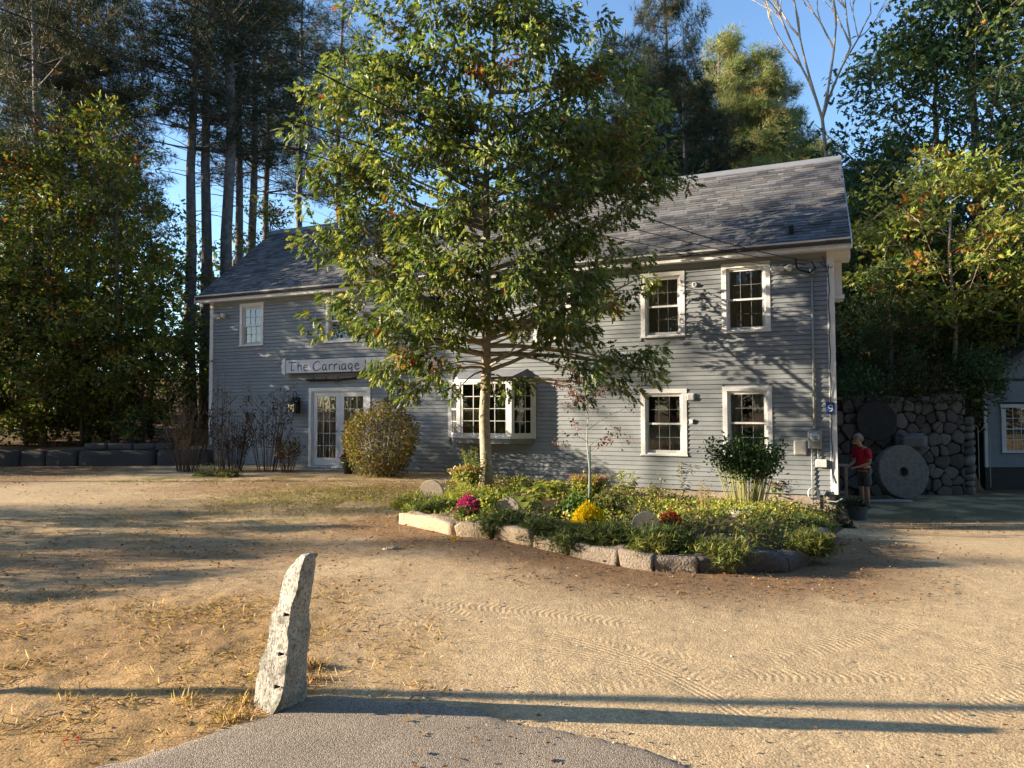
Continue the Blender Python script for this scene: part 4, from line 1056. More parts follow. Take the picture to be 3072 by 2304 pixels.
# young oaks, left
place(young, GP(95, 20.8), 1.0, .4, 'young oak with yellow-green leaves behind the left granite wall', first=True)
place(young, GP(250, 21.3), 1.02, 2.0, 'young oak with orange tipped leaves left of the pale trunks')
place(young, GP(190, 22.5), 1.22, 3.6, 'taller young oak reaching above its neighbours at left')
place(young, GP(-20, 21.5), 1.05, 5.0, 'young oak cut off by the left picture edge')
place(young, GP(325, 23.5), .9, 1.1, 'young oak just left of the pale pine trunks')
place(young, GP(585, 27.5), .95, 1.7, 'small oak showing above the left end of the roof')
place(undr, GP(60, 21.2), 1.0, .3, 'low dark green understory tree at far left', first=True)
place(undr, GP(180, 21.0), .9, 1.5, 'low leafy understory tree behind the left granite wall')
place(undr, GP(310, 21.6), .85, 2.7, 'low understory tree above the brown leaf bank')
place(undr, GP(125, 24.0), 1.3, 3.7, 'understory tree deeper in the left wood'); place(undr, GP(250, 24.5), 1.25, 4.4, 'understory tree with thin stems behind the brown bank')
place(undr, GP(20, 26.0), 1.5, 5.9, 'tall understory tree at the back of the left wood')
# --- behind the house and to the right
place(pineC, GP(1480, 30), 1.25, .2, 'dense pine behind the middle of the roof', group='pines behind the house', first=True)
pineL = pine('white_pine', 15, 3.9, 1.2, .2, 24, 3.0, pal=[(4, (.16, .21, .07)), (3, (.25, .27, .09)), (1, (.28, .22, .09))], fx=.08, tuft=.34)  # lit copy of the pine: sunlight put into a brighter needle palette
for px, D, s, rz, src, lb in [(1585, 44, 1.72, 1.2, pineL, 'tallest sunlit yellow-green pine behind the roof'), (1680, 45, 1.55, 2.4, pineL, 'sunlit yellow-green pine next to the gap of sky'), (1745, 47, 1.15, 3.9, pineL, 'low sunlit pine left of the bare tree'), (1380, 33, 1.25, 3.4, pineC, 'tall dark pine right of the front oak'),
        (1530, 32, .85, 3.0, pineC, 'dark pine standing before the sunlit pine'), (1280, 38, 1.25, 5.1, pineC, 'dark pine hidden behind the oak crown'), (1150, 39, 1.1, .9, pineC, 'pine behind the oak trunk'), (1000, 40, .9, 2.9, pineC, 'pine behind the left part of the oak crown'),
        (1790, 36, .95, 4.2, pineC, 'short dark pine under the bare tree'), (1850, 34, .95, .8, pineC, 'dark pine filling the gap right of the bare tree'), (1660, 42, 1.6, 5.6, pineL, 'broad sunlit pine in the middle of the group'), (1760, 31, .72, 2.9, pineC, 'dark rounded pine just left of the roof peak'), (1650, 27.5, .62, 5.5, pineC, 'small dark pine just behind the ridge'), (1500, 26.5, .62, 2.5, pineC, 'small pine peeping over the ridge'), (1700, 33, .72, 1.5, pineC, 'dark pine low before the sunlit pines')]:
    if src is pineL and px == 1585: place(pineL, GP(px, D), s, rz, lb, group='pines behind the house', first=True); continue
    place(src, GP(px, D), s, rz, lb, group='pines behind the house')
for px, D, s_, rz, lb in [(1450, 35, 1.0, 5.2, 'tallest pine right of the front oak, reaching out of the picture'), (1400, 34, 1.0, 2.2, 'tall pine between the front oak and the sunlit pine'), (1350, 37, 1.5, .5, 'tall dark pine at the right shoulder of the front oak'), (1720, 29, .62, 1.0, 'young pine low behind the ridge'), (1580, 27.5, .6, 3.1, 'young pine just above the roof line')]:
    place(pineC, GP(px, D), s_, rz, lb, group='pines behind the house', sz=1.85 if px == 1450 else None)
place(maple, GP(2130, 25), 1.4, .6, 'large dark green maple filling the upper right corner', first=True)
place(maple, GP(2030, 27), 1.3, 2.2, 'dark maple beside the bare tree')
place(maple, GP(2260, 24), 1.35, 3.9, 'maple cut off by the right picture edge')
place(maple, GP(1925, 30), 1.0, 5.1, 'smaller maple between the bare tree and the dark maple')
place(maple2, GP(1960, 22.8), .62, .2, 'bushy tree growing above the fieldstone wall', first=True)
place(maple2, GP(2080, 22.5), .60, 1.6, 'bushy dark tree above the big millstone')
place(maple2, GP(1860, 24.5), .66, 2.9, 'bushy tree right behind the gable of the house')
place(maple2, GP(1925, 20.8), .42, 3.2, 'low bushy tree hanging over the left part of the fieldstone wall')
place(maple2, GP(2030, 20.9), .45, 4.9, 'low bushy tree hanging over the right part of the fieldstone wall')
place(maple2, GP(2190, 23.2), .66, 4.1, 'bushy tree behind the small blue building')
place(maple2, GP(1750, 28), .7, 5.5, 'bushy tree behind the roof peak')
hill = broadleaf('young_oak', 8.2, 2.5, 4.2, 260, [(3, (.22, .26, .05)), (2, (.15, .20, .04)), (1, (.3, .26, .05))], OAKX, .08, .18, T_oak(), .07, 31, bark='palebark', nper=20, crad=.36)
place(hill, GP(2060, 20.6), 1.12, .9, 'sunlit young oak with forked pale stems above the stone wall', first=True)
place(hill, GP(2185, 20.8), .98, 2.9, 'sunlit young oak branch at the right picture edge')

# bare tree
def bare_tree():
    BSEED = 5; b0 = GP(1835, 27); root = empty('bare_tree', b0, 0, 'bare leafless tree with pale branches against the blue sky', 'tree')
    mb = MB(); random.seed(BSEED)
    def grow(p, d, L_, r, lv):
        pts = [p]; q = p.copy(); dd = d.copy()
        for i in range(4):
            dd = (dd+Vector((random.gauss(0, .035+.02*lv), random.gauss(0, .06), random.gauss(.05, .04)))).normalized(); q = q+dd*L_/4; pts.append(q.copy())
        mb.tube(pts, [r*(1-.12*i) for i in range(5)], 5 if lv < 3 else 3, cap=False)
        if lv >= 7 or r < .002: return
        for k in range(4 if lv == 0 else 3 if lv < 5 else 2):
            nd = (dd+Vector((random.choice((-1, 1))*random.uniform(.15, .5), random.gauss(0, .35), random.gauss(.16, .15)))).normalized()
            grow(pts[-1] if k == 0 or lv == 0 else pts[random.choice((2, 3, 4))], nd, L_*random.uniform(.2, .26) if lv == 0 else L_*random.uniform(.66, .88), r*(.48 if lv == 0 else .66), lv+1)
    grow(Vector((0, 0, -.3)), Vector((-.01, 0, 1)), 13.2, .13, 0)
    mb.build('trunk', M['palebark'], root, smooth=True)
bare_tree()
# --- trees outside the picture that shade the yard from the left, and stand behind the camera
sparse = broadleaf('young_oak', 8.2, 2.5, 4.2, 150, DKG, OAKX, .08, .15, T_oak(), .07, 41, nper=15, crad=.20)
sparse.location = (-22, 15.6, 0); sparse.scale = (.9, .9, 2.0); tag(sparse, 'thin tree beyond the left edge of the picture', 'tree', 'shade trees left of the picture')
SHADE = [(-17, 21.8, .85, .74, maple, 5), (-18, 20.3, .9, .68, maple2, .5), (-19, 18.3, .55, .8, maple2, 3.3), 

    (-50, 8.7, .45, 1.5, young, 1), (-46, 7.9, .35, 1.3, undr, 2), (-11.5, 9.6, .5, .42, undr, 1), (-12.5, 8.6, .5, .42, undr, 3), (-14.5, 10.4, .55, .45, undr, 5), (-10.2, 6.9, .42, .34, undr, 2), (-11.4, 7.7, .45, .38, undr, 4), (-9.4, 6.1, .36, .27, undr, 1), (-40, 11.5, .5, 1.1, young, 2)]
SH = 'tree beyond the left edge of the picture, throwing shade across the yard'
for i, (x, y, s, zs, src, rz) in enumerate(SHADE):
    place(src, (x, y, float(zg(x, y))), s, rz, SH, group='shade trees left of the picture', sz=zs)
for i in range(17):  # window-reflected trees, made tall and dense to cut skylight on the facade
    x = -42+i*5.4+random.uniform(-1, 1); y = -13.5+random.uniform(-1.5, 1.5)
    place((pineC, maple, pineC)[i % 3], (x, y, 0), (1.35, 1.35, 1.3)[i % 3], i*1.3, 'tree behind the photographer, mirrored in the windows and heightened to cut skylight', group='trees behind the viewer', sz=(1.75, 1.7, 1.65)[i % 3])
for i in range(15):  # second unseen row, added only to block more skylight
    x = -40+i*6+random.uniform(-1, 1); y = -20+random.uniform(-1.5, 1.5)
    place((pineC, pineB, maple2)[i % 3], (x, y, 0), 1.5, i*1.7, 'tree behind the photographer, mirrored in the windows and heightened to cut skylight', group='trees behind the viewer', sz=(2.0, 1.4, 2.1)[i % 3])
for i, (x, y) in enumerate([(-24, -5), (-32, -8), (-41, -4)]):  # unseen trees added to block skylight from the left front
    place((maple, pineC, maple2)[i % 3], (x, y, 0), 1.3, i*1.7, 'unseen tree added to cut skylight, behind and left of the photographer', group='trees behind the viewer')
for i, (x, y) in enumerate([(20, 1), (23, -5), (19, -9), (25, 7)]):  # unseen trees added to block skylight from the right
    place((maple, pineC)[i % 2], (x, y, float(zg(x, y))), 1.25, i*2.0, 'unseen tree added to cut skylight, beyond the right edge of the picture', group='trees right of the picture', sz=1.6)
# far wood closing the view
def far_wood():
    n = 26000; th = rng.uniform(-1.0, 1.0, n); D = rng.uniform(58, 80, n)
    X = D*np.tan(th); z0 = zg(X, D); top = 9+5*fbm(X, D*0, 4, .12)+3*fbm(X, D, 3, .5)
    z = z0+top*rng.random(n)**.8
    leaves('distant_wood', np.stack([X, D, z], 1), rng.normal(size=(n, 3)), .75*(.6+.8*rng.random(n)), pick(DKG+[(2, (.09, .07, .03))], n, .25), T_oval(), M['leaf2'], spread=.5)
    tag(bpy.data.objects['distant_wood'], 'distant wooded hillside seen low between the trees', 'wood', kind='stuff')
far_wood()

# ================================================================== RETAINING WALLS
def left_wall():
    D = 19.9; root = empty('granite_retaining_wall', (P(240, 1395, D).x, D, 0), 0, 'low retaining wall of long dark granite blocks at the foot of the left wood', 'retaining wall')
    ro = root.location
    xs = [-260, -90, 74, 149, 244, 477, 640]
    for i in range(len(xs)-1):
        a = P(xs[i]+1, 1395, D); b_ = P(xs[i+1]-2, 1395, D); L_ = b_.x-a.x
        V, F = rough_box(L_, .45, .62, (10, 3, 5), .03, 20+i, .25); V += np.array([(a.x+b_.x)/2-ro.x, 0, -.16])
        rock_obj('granite_block', V, F, M['rock'], root, (.07, .07, .07))
    xs = [262, 331, 408, 475, 523]
    for i in range(len(xs)-1):
        a = P(xs[i]+1, 1350, D+.05); b_ = P(xs[i+1]-1, 1350, D+.05); L_ = b_.x-a.x
        V, F = rough_box(L_, .4, .19, (8, 3, 3), .02, 30+i, .25); V += np.array([(a.x+b_.x)/2-ro.x, .06, .463])
        rock_obj('granite_block', V, F, M['rock'], root, (.09, .085, .08))
left_wall()
def stone_wall():
    D = 19.0; XL, XR = 8.2, 12.5; Z0, Z1 = -.85, 1.95
    root = empty('fieldstone_wall', (10.4, D, -.8), 0, 'tall dark fieldstone retaining wall beyond the house corner', 'stone wall')
    ro = root.location
    MB().box(XL-ro.x, XR-.15-ro.x, .16, .5, Z0-ro.z, Z1-.12-ro.z).build('wall_core', M['granitedark'], root)
    pts = []; k = 0; st = .29; sx = .42
    ny = int((Z1-Z0)/st)+1; nx = int((XR-XL)/sx)+1
    for j in range(-1, ny+1):
        for i in range(-1, nx+1):
            pts.append((XL+(i+.5+.5*(j % 2)+random.uniform(-.38, .38))*sx, Z0+(j+.5+random.uniform(-.36, .36))*st))
    for x, z in list(pts):       # a few small chinking stones
        if random.random() < .25: pts.append((x+random.uniform(.2, .3), z+random.uniform(-.2, .2)))
    for px_, pz_ in pts:
        poly = [(XL, Z0), (XR, Z0), (XR, Z1-.08*math.sin(px_*3)), (XL, Z1)]
        for qx, qz in pts:
            d2 = (qx-px_)**2+(qz-pz_)**2
            if d2 < 1e-6 or d2 > 1.6: continue
            nx_, nz_ = qx-px_, qz-pz_; mx_, mz_ = (qx+px_)/2, (qz+pz_)/2; out_ = []
            L_ = math.sqrt(d2); off = .007
            f = lambda p: ((p[0]-mx_)*nx_+(p[1]-mz_)*nz_)/L_+off
            for a_, b_ in zip(poly, poly[1:]+poly[:1]):
                fa, fb = f(a_), f(b_)
                if fa <= 0: out_.append(a_)
                if (fa < 0) != (fb < 0): t = fa/(fa-fb); out_.append((a_[0]+(b_[0]-a_[0])*t, a_[1]+(b_[1]-a_[1])*t))
            poly = out_
            if len(poly) < 3: break
        if len(poly) < 3: continue
        # subdivide and round the outline, then dome the face
        ring = []
        for a_, b_ in zip(poly, poly[1:]+poly[:1]):
            for t in (0, .33, .66): ring.append((a_[0]+(b_[0]-a_[0])*t, a_[1]+(b_[1]-a_[1])*t))
        n_ = len(ring)
        for _ in range(1): ring = [tuple(.5*ring[i][c]+.25*ring[i-1][c]+.25*ring[(i+1) % n_][c] for c in (0, 1)) for i in range(n_)]
        cx = sum(p[0] for p in ring)/n_; cz = sum(p[1] for p in ring)/n_; dep = random.uniform(-.10, .03); vs = []
        for sc_, yy in ((1, .17), (1, .02+dep*.3), (.96, -.04+dep), (.72, -.055+dep)):
            for x, z in ring:
                vx, vz = cx+(x-cx)*sc_, cz+(z-cz)*sc_; vs.append((vx-ro.x, yy+.05*(float(fbm(vx*3.3, vz*3.3+k, 3))-.5), vz-ro.z))
        vs.append((cx-ro.x, -.058+dep, cz-ro.z)); fs = [(j*n_+i, (j+1)*n_+i, (j+1)*n_+(i+1) % n_, j*n_+(i+1) % n_) for j in range(3) for i in range(n_)]+[(3*n_+i, 4*n_, 3*n_+(i+1) % n_) for i in range(n_)]
        q = random.uniform(.06, .15); MB().add(vs, fs, (q, q*.95, q*.9)).build('stone', M['rock'], root, cols=True); k += 1
    # wall turning away at its right end
    z = Z0
    while z < Z1-.6:
        h = random.uniform(.16, .3); y = 0
        while y < 2.0:
            wd = random.uniform(.2, .5); V, F = rough_box(wd, .3, h-.02, (4, 2, 3), .035, k, .9, 4); c, s_ = math.cos(.95), math.sin(.95); k += 1
            W = np.stack([V[:, 0]*c-V[:, 1]*s_+XR+.12+(y+wd/2)*c-ro.x, V[:, 0]*s_+V[:, 1]*c+(y+wd/2)*s_, V[:, 2]+z-ro.z], 1); q = random.uniform(.10, .2)
            rock_obj('stone', W, F, M['rock'], root, (q, q*.95, q*.88)); y += wd
        z += h
stone_wall()
def disc(name, c, r, th, mat, label, cat, hole=0, tilt=0, rz=0, chip=0, n=56):
    o = empty(name, c, 0, label, cat) if False else None
    vs = []; fs = []
    for j, (y, rs) in enumerate(((-th/2, .97), (-th/2+.02, 1), (th/2-.02, 1), (th/2, .97))):
        for i in range(n):
            a = 2*math.pi*i/n; w_ = 1+.010*math.sin(5*a+1)+.012*(vnoise(np.array(i*.7), np.array(3.1))-.5)
            vs.append((r*rs*w_*math.cos(a), y, r*rs*w_*math.sin(a)))
    for j in range(3): fs += [(j*n+i, j*n+(i+1) % n, (j+1)*n+(i+1) % n, (j+1)*n+i) for i in range(n)]
    if hole:
        k = len(vs)
        for y in (-th/2, th/2): vs += [(hole*math.cos(2*math.pi*i/n), y, hole*math.sin(2*math.pi*i/n)) for i in range(n)]
        fs += [(i, k+i, k+(i+1) % n, (i+1) % n) for i in range(n)]; fs += [(3*n+i, 3*n+(i+1) % n, k+n+(i+1) % n, k+n+i) for i in range(n)]
        fs += [(k+i, k+n+i, k+n+(i+1) % n, k+(i+1) % n) for i in range(n)]
    else: fs += [tuple(range(n)), tuple(range(4*n-1, 3*n-1, -1))]
    me = bpy.data.meshes.new(name); me.from_pydata(vs, [], fs); me.materials.append(mat)
    ob = link(name, me); ob.location = c; ob.rotation_euler = (tilt, 0, rz); return tag(ob, label, cat)
c = P(2703, 1419, 18.0)
disc('millstone', c, .70, .24, M['mill2'] if 'mill2' in M else M['granitedark'], 'huge grey millstone with a round eye leaning against the fieldstone wall', 'millstone', hole=.125, tilt=R(-9), rz=R(6))
c = P(2629, 1265, 18.72)
disc('iron_disc', c, .56, .05, M['rust'], 'large black round disc hung high on the fieldstone wall', 'disc', tilt=R(-3))
c = P(2732, 1328, 18.72); V, F = rough_box(.86, .3, .46, (9, 3, 6), .03, 77, 2.0, 2.5)
ob = rock_obj('boulder', V-np.array([0, 0, .23]), F, M['rock'], None, (.13, .128, .125)); ob.location = c; tag(ob, 'big smooth oval boulder set in the wall above the millstone', 'boulder')
# millstones set upright in the bed
for px, py, rp, lb, tl in [(1294, 1478, 38, 'pale round millstone standing upright at the left end of the bed', .1), (1522, 1527, 36, 'tan millstone half sunk in plants below the oak trunk', .2), (1937, 1578, 42, 'half buried round millstone left of the orange flowers', .1)]:
    g = B(px, py+26); r = rp/FPX*g.y
    disc('millstone', P(px, py, g.y), r, .10, M['mill'], lb, 'millstone', hole=.018 if px < 1400 else .03, tilt=R(-tl*40), rz=R(-12))

# ================================================================== SMALL BUILDING AT THE RIGHT
def blue_building():
    D = 20.0; xl = P(2955, 1300, D).x; root = empty('small_building', (xl, D, -.8), 0, 'small blue-grey clapboard building cut off by the right picture edge', 'building')
    z = lambda py: P(0, py, D).z+.8
    W = 6.0; zs, zt = z(1405), z(1190)+.5
    w0, w1, wz0, wz1 = P(2968, 0, D).x-xl, P(3230, 0, D).x-xl, z(1362), z(1216)
    for i in range(int((zt-zs)/.1)):
        z0 = zs+i*.1; segs = [(.06, W)]
        if z0+.08 > wz0 and z0+.02 < wz1: segs = [(.06, w0), (w1, W)]
        for a, b_ in segs:
            if b_-a < .02: continue
            MB().add([(a, .02, z0), (b_, .02, z0), (b_, -.014, z0), (a, -.014, z0), (a, .02, z0+.104), (b_, .02, z0+.104), (b_, -.003, z0+.104), (a, -.003, z0+.104)], [(0, 1, 2, 3), (7, 6, 5, 4), (3, 2, 6, 7), (0, 3, 7, 4), (2, 1, 5, 6)]).build('clapboard', M['bluesiding'], root)
    m = MB(); m.box(0, W, .03, .15, 0, wz0+.05); m.box(0, w0+.05, .03, .15, wz0+.05, zt); m.box(w1-.05, W, .03, .15, wz0+.05, zt); m.box(w0+.05, w1-.05, .03, .15, wz1-.05, zt); m.box(0, W, 3.5, 3.6, 0, zt); m.box(0, .1, .15, 3.5, 0, zt); m.box(.1, W, .15, 3.5, 0, .1); m.build('wall', M['dim'], root)
    MB().box(-.03, .06, -.025, .03, zs, zt).build('corner_board', M['bluetrim'], root)
    # window casing, sash bars, panes
    m = MB(); cw = .13; m.box(w0, w0+cw, -.04, .03, wz0+.07, wz1-.1); m.box(w1-cw, w1, -.04, .03, wz0+.07, wz1-.1); m.box(w0-.03, w1+.03, -.05, .03, wz1-.1, wz1); m.box(w0-.02, w1+.02, -.06, .03, wz0, wz0+.07)
    o = m.build('window', M['bluetrim'], root)
    m = MB(); g0, g1, h0, h1 = w0+cw, w1-cw, wz0+.07, wz1-.1; nc = 10; pw = (g1-g0)/nc; ph = (h1-h0)/4
    for i in range(nc+1): m.box(g0+pw*i-.009, g0+pw*i+.009, .0, .02, h0, h1)
    for j in (1, 2, 3):
        for i in range(nc): m.box(g0+pw*i+.009, g0+pw*(i+1)-.009, .001, .019, h0+ph*j-(.016 if j == 2 else .008), h0+ph*j+(.016 if j == 2 else .008))
    m.build('sash', M['bluetrim'], o)
    pm = MB().add([(0, 0, 0), (pw, 0, 0), (pw, 0, ph), (0, 0, ph)], [(0, 1, 2, 3)]).mesh('pane', M['glass'])
    for i in range(nc):
        for j in range(4): p = link('pane', pm, o); p.location = (g0+pw*i, .012, h0+ph*j)
    # roof: gable end slope rising to the right, out of the frame
    xa, za = -.45, z(1185)+.1; xb, zb = 4.2, z(1185)+3.3
    m = MB(); m.add([(x, y, zz) for x, zz in ((xa, za), (xb, zb), (xb, zb+.16), (xa, za+.16)) for y in (-.3, 4)], [(0, 2, 3, 1), (4, 6, 7, 5), (0, 6, 4, 2), (1, 3, 5, 7), (0, 1, 7, 6), (2, 4, 5, 3)]); m.build('roof', M['roofdeck'], root)
    m = MB(); m.add([(0, .03, zt), (W-1.8, .03, zb-.1), (W-1.8, .03, zt), (0, .12, zt), (W-1.8, .12, zb-.1), (W-1.8, .12, zt)], [(0, 2, 1), (3, 4, 5), (0, 1, 4, 3)]); m.build('gable', M['bluesiding'], root)
M['bluesiding'] = mat_plain('blue_grey_paint', (.13, .17, .21), .6, .3); M['bluetrim'] = mat_plain('pale_blue_trim', (.42, .48, .52), .6, .3); M['dim'] = mat_plain('dark_wall', (.05, .05, .05), .9, .1)
blue_building()

# ================================================================== THINGS ON THE FACADE
def hloc(px, py, y=0.0):
    u, z = FU(px, py, y); return HW(u, y, z)
def wallthing(name, px, py, y, label, cat):
    return empty(name, hloc(px, py, y), -YAW, label, cat)
# --- long name board over the door
ul, zt_ = FU(862, 1077, -.1); _, zb_ = FU(862, 1121, -.1); ur, _ = FU(1215, 1060, -.1)
BW = ul-ur; BH = zt_-zb_
sg = empty('name_board', HW(ul, -.03, zb_), -YAW, 'long white painted name board with dark lettering above the french doors', 'sign')
MB().box(0, BW, -.15, 0, 0, BH).build('board', M['iron'], sg)
m = MB(); m.box(.03, BW-.03, -.158, -.1505, .02, BH-.03); m.build('face', M['signwhite'] if 'signwhite' in M else M['white'], sg)
# scalloped wooden bracket at the left end
m = MB(); pr_ = [(-.02, -.03), (-.10, .0), (-.17, .06), (-.14, .12), (-.18, BH*.5), (-.13, BH-.1), (-.16, BH-.03), (-.09, BH+.02), (-.02, BH+.04)]; n_ = len(pr_)
m.add([(x, -.12, z) for x, z in pr_]+[(x, -.06, z) for x, z in pr_], [tuple(range(n_)), tuple(range(2*n_-1, n_-1, -1))]+[(i, n_+i, n_+(i+1) % n_, (i+1) % n_) for i in range(n_)]); m.build('end_bracket', M['white'], sg)
# strokes of the lettering; each letter in a unit box (x 0..w, z 0..1 cap height)
LET = {
 'T': (.95, [[(.0, .93), (.12, 1.0), (.5, .97), (.85, 1.0), (.9, .98)], [(.38, .98), (.33, .6), (.30, .2), (.36, .05), (.52, .06), (.66, .14)]]),
 'h': (.62, [[(.08, 1.05), (.05, .5), (.06, .0)], [(.06, .38), (.22, .62), (.38, .62), (.44, .45), (.44, .15), (.52, .0)]]),
 'e': (.60, [[(.06, .34), (.42, .40), (.44, .55), (.28, .64), (.10, .50), (.06, .25), (.20, .03), (.38, .02), (.54, .12)]]),
 'C': (.98, [[(.80, .86), (.66, 1.0), (.42, .96), (.15, .70), (.06, .36), (.20, .08), (.45, .0), (.72, .10), (.95, .26)]]),
 'a': (.68, [[(.46, .56), (.28, .64), (.08, .42), (.08, .12), (.24, .02), (.42, .22), (.48, .58)], [(.48, .58), (.46, .15), (.54, .0), (.62, .04)]]),
 'r': (.52, [[(.08, .62), (.09, .0)], [(.09, .35), (.22, .58), (.38, .64), (.48, .56)]]),
 'i': (.28, [[(.12, .60), (.11, .12), (.18, .0), (.26, .04)], [(.12, .84), (.15, .90)]]),
 'g': (.66, [[(.46, .56), (.28, .64), (.08, .42), (.10, .14), (.24, .05), (.42, .22), (.48, .58)], [(.48, .58), (.46, .0), (.40, -.28), (.22, -.34), (.08, -.26)]]),
 'H': (.95, [[(.10, 1.0), (.08, .5), (.06, .0)], [(.74, 1.02), (.72, .5), (.74, .0)], [(.08, .5), (.40, .55), (.73, .52)]]),
 'o': (.62, [[(.30, .64), (.08, .46), (.08, .16), (.26, .0), (.46, .16), (.48, .44), (.30, .64)]]),
 'u': (.66, [[(.08, .62), (.07, .2), (.18, .02), (.34, .08), (.46, .30)], [(.48, .62), (.46, .2), (.54, .0), (.62, .04)]]),
 's': (.52, [[(.42, .56), (.26, .66), (.10, .52), (.18, .36), (.38, .28), (.40, .10), (.22, .0), (.04, .08)]]), ' ': (.42, [])}
x = .14; lh = BH*.60; lw = lh*1.18; mb = MB()
total = sum(LET[c][0] for c in 'The Carriage House')
lw = (BW-.26)/total
for ch in 'The Carriage House':
    wd, st = LET[ch]
    for s_ in st:
        pts = [Vector((p[0], p[1], 0)) for p in s_]
        # smooth the stroke
        if len(pts) > 2:
            q = []
            for i in range(len(pts)-1):
                p0 = pts[max(i-1, 0)]; p1 = pts[i]; p2 = pts[i+1]; p3 = pts[min(i+2, len(pts)-1)]
                for t in (0, .25, .5, .75): q.append(.5*((2*p1)+(p2-p0)*t+(2*p0-5*p1+4*p2-p3)*t*t+(3*p1-p0-3*p2+p3)*t**3))
            q.append(pts[-1]); pts = q
        N = len(pts); wds = [.018+.012*math.sin(math.pi*(i+.5)/N) for i in range(N)]
        mb.ribbon([(x+p.x*lw*.92, .075+p.y*lh) for p in pts], wds, -.1615, -.1585)
    x += wd*lw
mb.build('lettering', M['ink'] if 'ink' in M else M['iron'], sg)
# --- old wagon shaft with hook under the board
a = FU(918, 1139, -.05); b_ = FU(1110, 1122, -.05); root = empty('wagon_shaft', HW(a[0], -.03, a[1]), -YAW, 'dark curved wagon shaft hung under the name board', 'wagon part')
L_ = a[0]-b_[0]
MB().tube([(0, -.03, .0), (.15, -.03, -.01), (L_*.5, -.03, -.012), (L_*.75, -.03, .02), (L_, -.03, b_[1]-a[1]+.02)], [.018, .028, .03, .024, .012], 8).build('shaft', M['wooddark'], root, smooth=True)
for f in (.13, .33, .52): MB().tube([(L_*f, -.03, .02), (L_*f, -.03, .07)], .012, 6).build('peg', M['wooddark'], root)
MB().tube([(L_*.5+.02*math.cos(t)*2, -.05, -.06+.045*math.sin(t)) for t in np.linspace(2.2, 7.6, 12)], .010, 6).build('hook', M['iron'], root)
# --- black horse and carriage silhouette
a = FU(1147, 1222, -.03); b_ = FU(1258, 1160, -.03); Wc = a[0]-b_[0]; Hc = b_[1]-a[1]
root = empty('carriage_silhouette', HW(a[0], -.022, a[1]), -YAW, 'flat black metal horse and carriage silhouette on the wall right of the door', 'wall ornament')
def flat(name, poly, par, mat, th=.012, y0=-.02):
    n = len(poly); return MB().add([(p[0], y0, p[1]) for p in poly]+[(p[0], y0+th, p[1]) for p in poly], [tuple(range(n)), tuple(range(2*n-1, n-1, -1))]+[(i, n+i, n+(i+1) % n, (i+1) % n) for i in range(n)]).build(name, mat, par)
sc_ = lambda L: [(x*Wc, z*Hc) for x, z in L]
flat('carriage_body', sc_([(.08, .42), (.14, .48), (.16, .95), (.22, 1.0), (.26, .96), (.27, .6), (.40, .58), (.43, .95), (.47, .98), (.49, .60), (.47, .36), (.15, .34)]), root, M['iron'])
for cx, cz, r_ in ((.13, .26, .115), (.43, .20, .13)):
    n = 24; o = MB(); w_ = r_*Wc
    o.tube([(cx*Wc+w_*math.cos(t), -.014, cz*Hc+w_*math.sin(t)) for t in np.linspace(0, 2*math.pi, n)], .012, 4, cap=False)
    for t in np.linspace(0, math.pi, 5)[:-1]: o.tube([(cx*Wc+w_*math.cos(t), -.014, cz*Hc+w_*math.sin(t)), (cx*Wc-w_*math.cos(t), -.014, cz*Hc-w_*math.sin(t))], .008, 4)
    o.tube([(cx*Wc, -.02, cz*Hc), (cx*Wc, -.006, cz*Hc)], .03, 8); o.build('wheel', M['iron'], root)
flat('horse', sc_([(.56, .44), (.55, .62), (.60, .70), (.68, .72), (.80, .70), (.86, .82), (.90, .98), (.93, .93), (1.0, .82), (.985, .76), (.94, .78), (.93, .66), (.94, .52), (.96, .42), (1.0, .30), (.97, .10), (.94, .10), (.95, .28), (.91, .38), (.86, .30), (.88, .12), (.84, .10), (.82, .32), (.80, .44), (.72, .44), (.66, .36), (.70, .22), (.72, .08), (.68, .06), (.64, .22), (.59, .32), (.56, .22), (.60, .08), (.56, .08), (.52, .24), (.54, .36)]), root, M['iron'])
# --- wall lantern
g = hloc(893, 1222, 0)
root = empty('wall_lantern', g, -YAW, 'black iron carriage lantern on the wall left of the door', 'lantern')
o = MB(); s = .115
o.box(-.06, .10, -.03, -.018, -.16, .30); o.build('back_plate', M['wooddark'], root)
o = MB()
for sx in (-s, s):
    for y in (-.28, -.06): o.box(sx-.008, sx+.008, y-.008, y+.008, -.12, .12)
for zz in (-.13, .12): o.box(-s-.01, s+.01, -.29, -.05, zz-.012, zz+.006)
for k in (-.04, .035): o.box(-s, s, -.286, -.278, k-.004, k+.004); o.box(-s-.004, -s+.004, -.28, -.06, k-.004, k+.004)
for k in (-.04, .04): o.box(k-.004, k+.004, -.288, -.28, -.12, .12)
o.build('cage', M['iron'], root)
o = MB(); o.lathe([(.15, .126), (.10, .20), (.06, .22), (.06, .27), (.025, .30)], (0, -.17, 0), 8); o.build('hood', M['iron'], root)
o = MB(); o.tube([(.07*math.cos(t), -.10-.03*math.sin(t), .30+.17*math.sin(t)) for t in np.linspace(0, math.pi, 12)], .010, 6); o.build('hanger', M['iron'], root)
o = MB(); o.lathe([(.018, -.12), (.018, -.03), (.03, 0), (.025, .04), (.004, .07)], (0, -.17, 0), 10); o.build('bulb', M['white'], root, smooth=True)
o = MB()
for sx in (-s, s): o.add([(sx, -.28, -.12), (sx, -.06, -.12), (sx, -.06, .12), (sx, -.28, .12)], [(0, 1, 2, 3)])
o.add([(-s, -.282, -.12), (s, -.282, -.12), (s, -.282, .12), (-s, -.282, .12)], [(0, 1, 2, 3)]); o.build('glass', M['glass'], root)
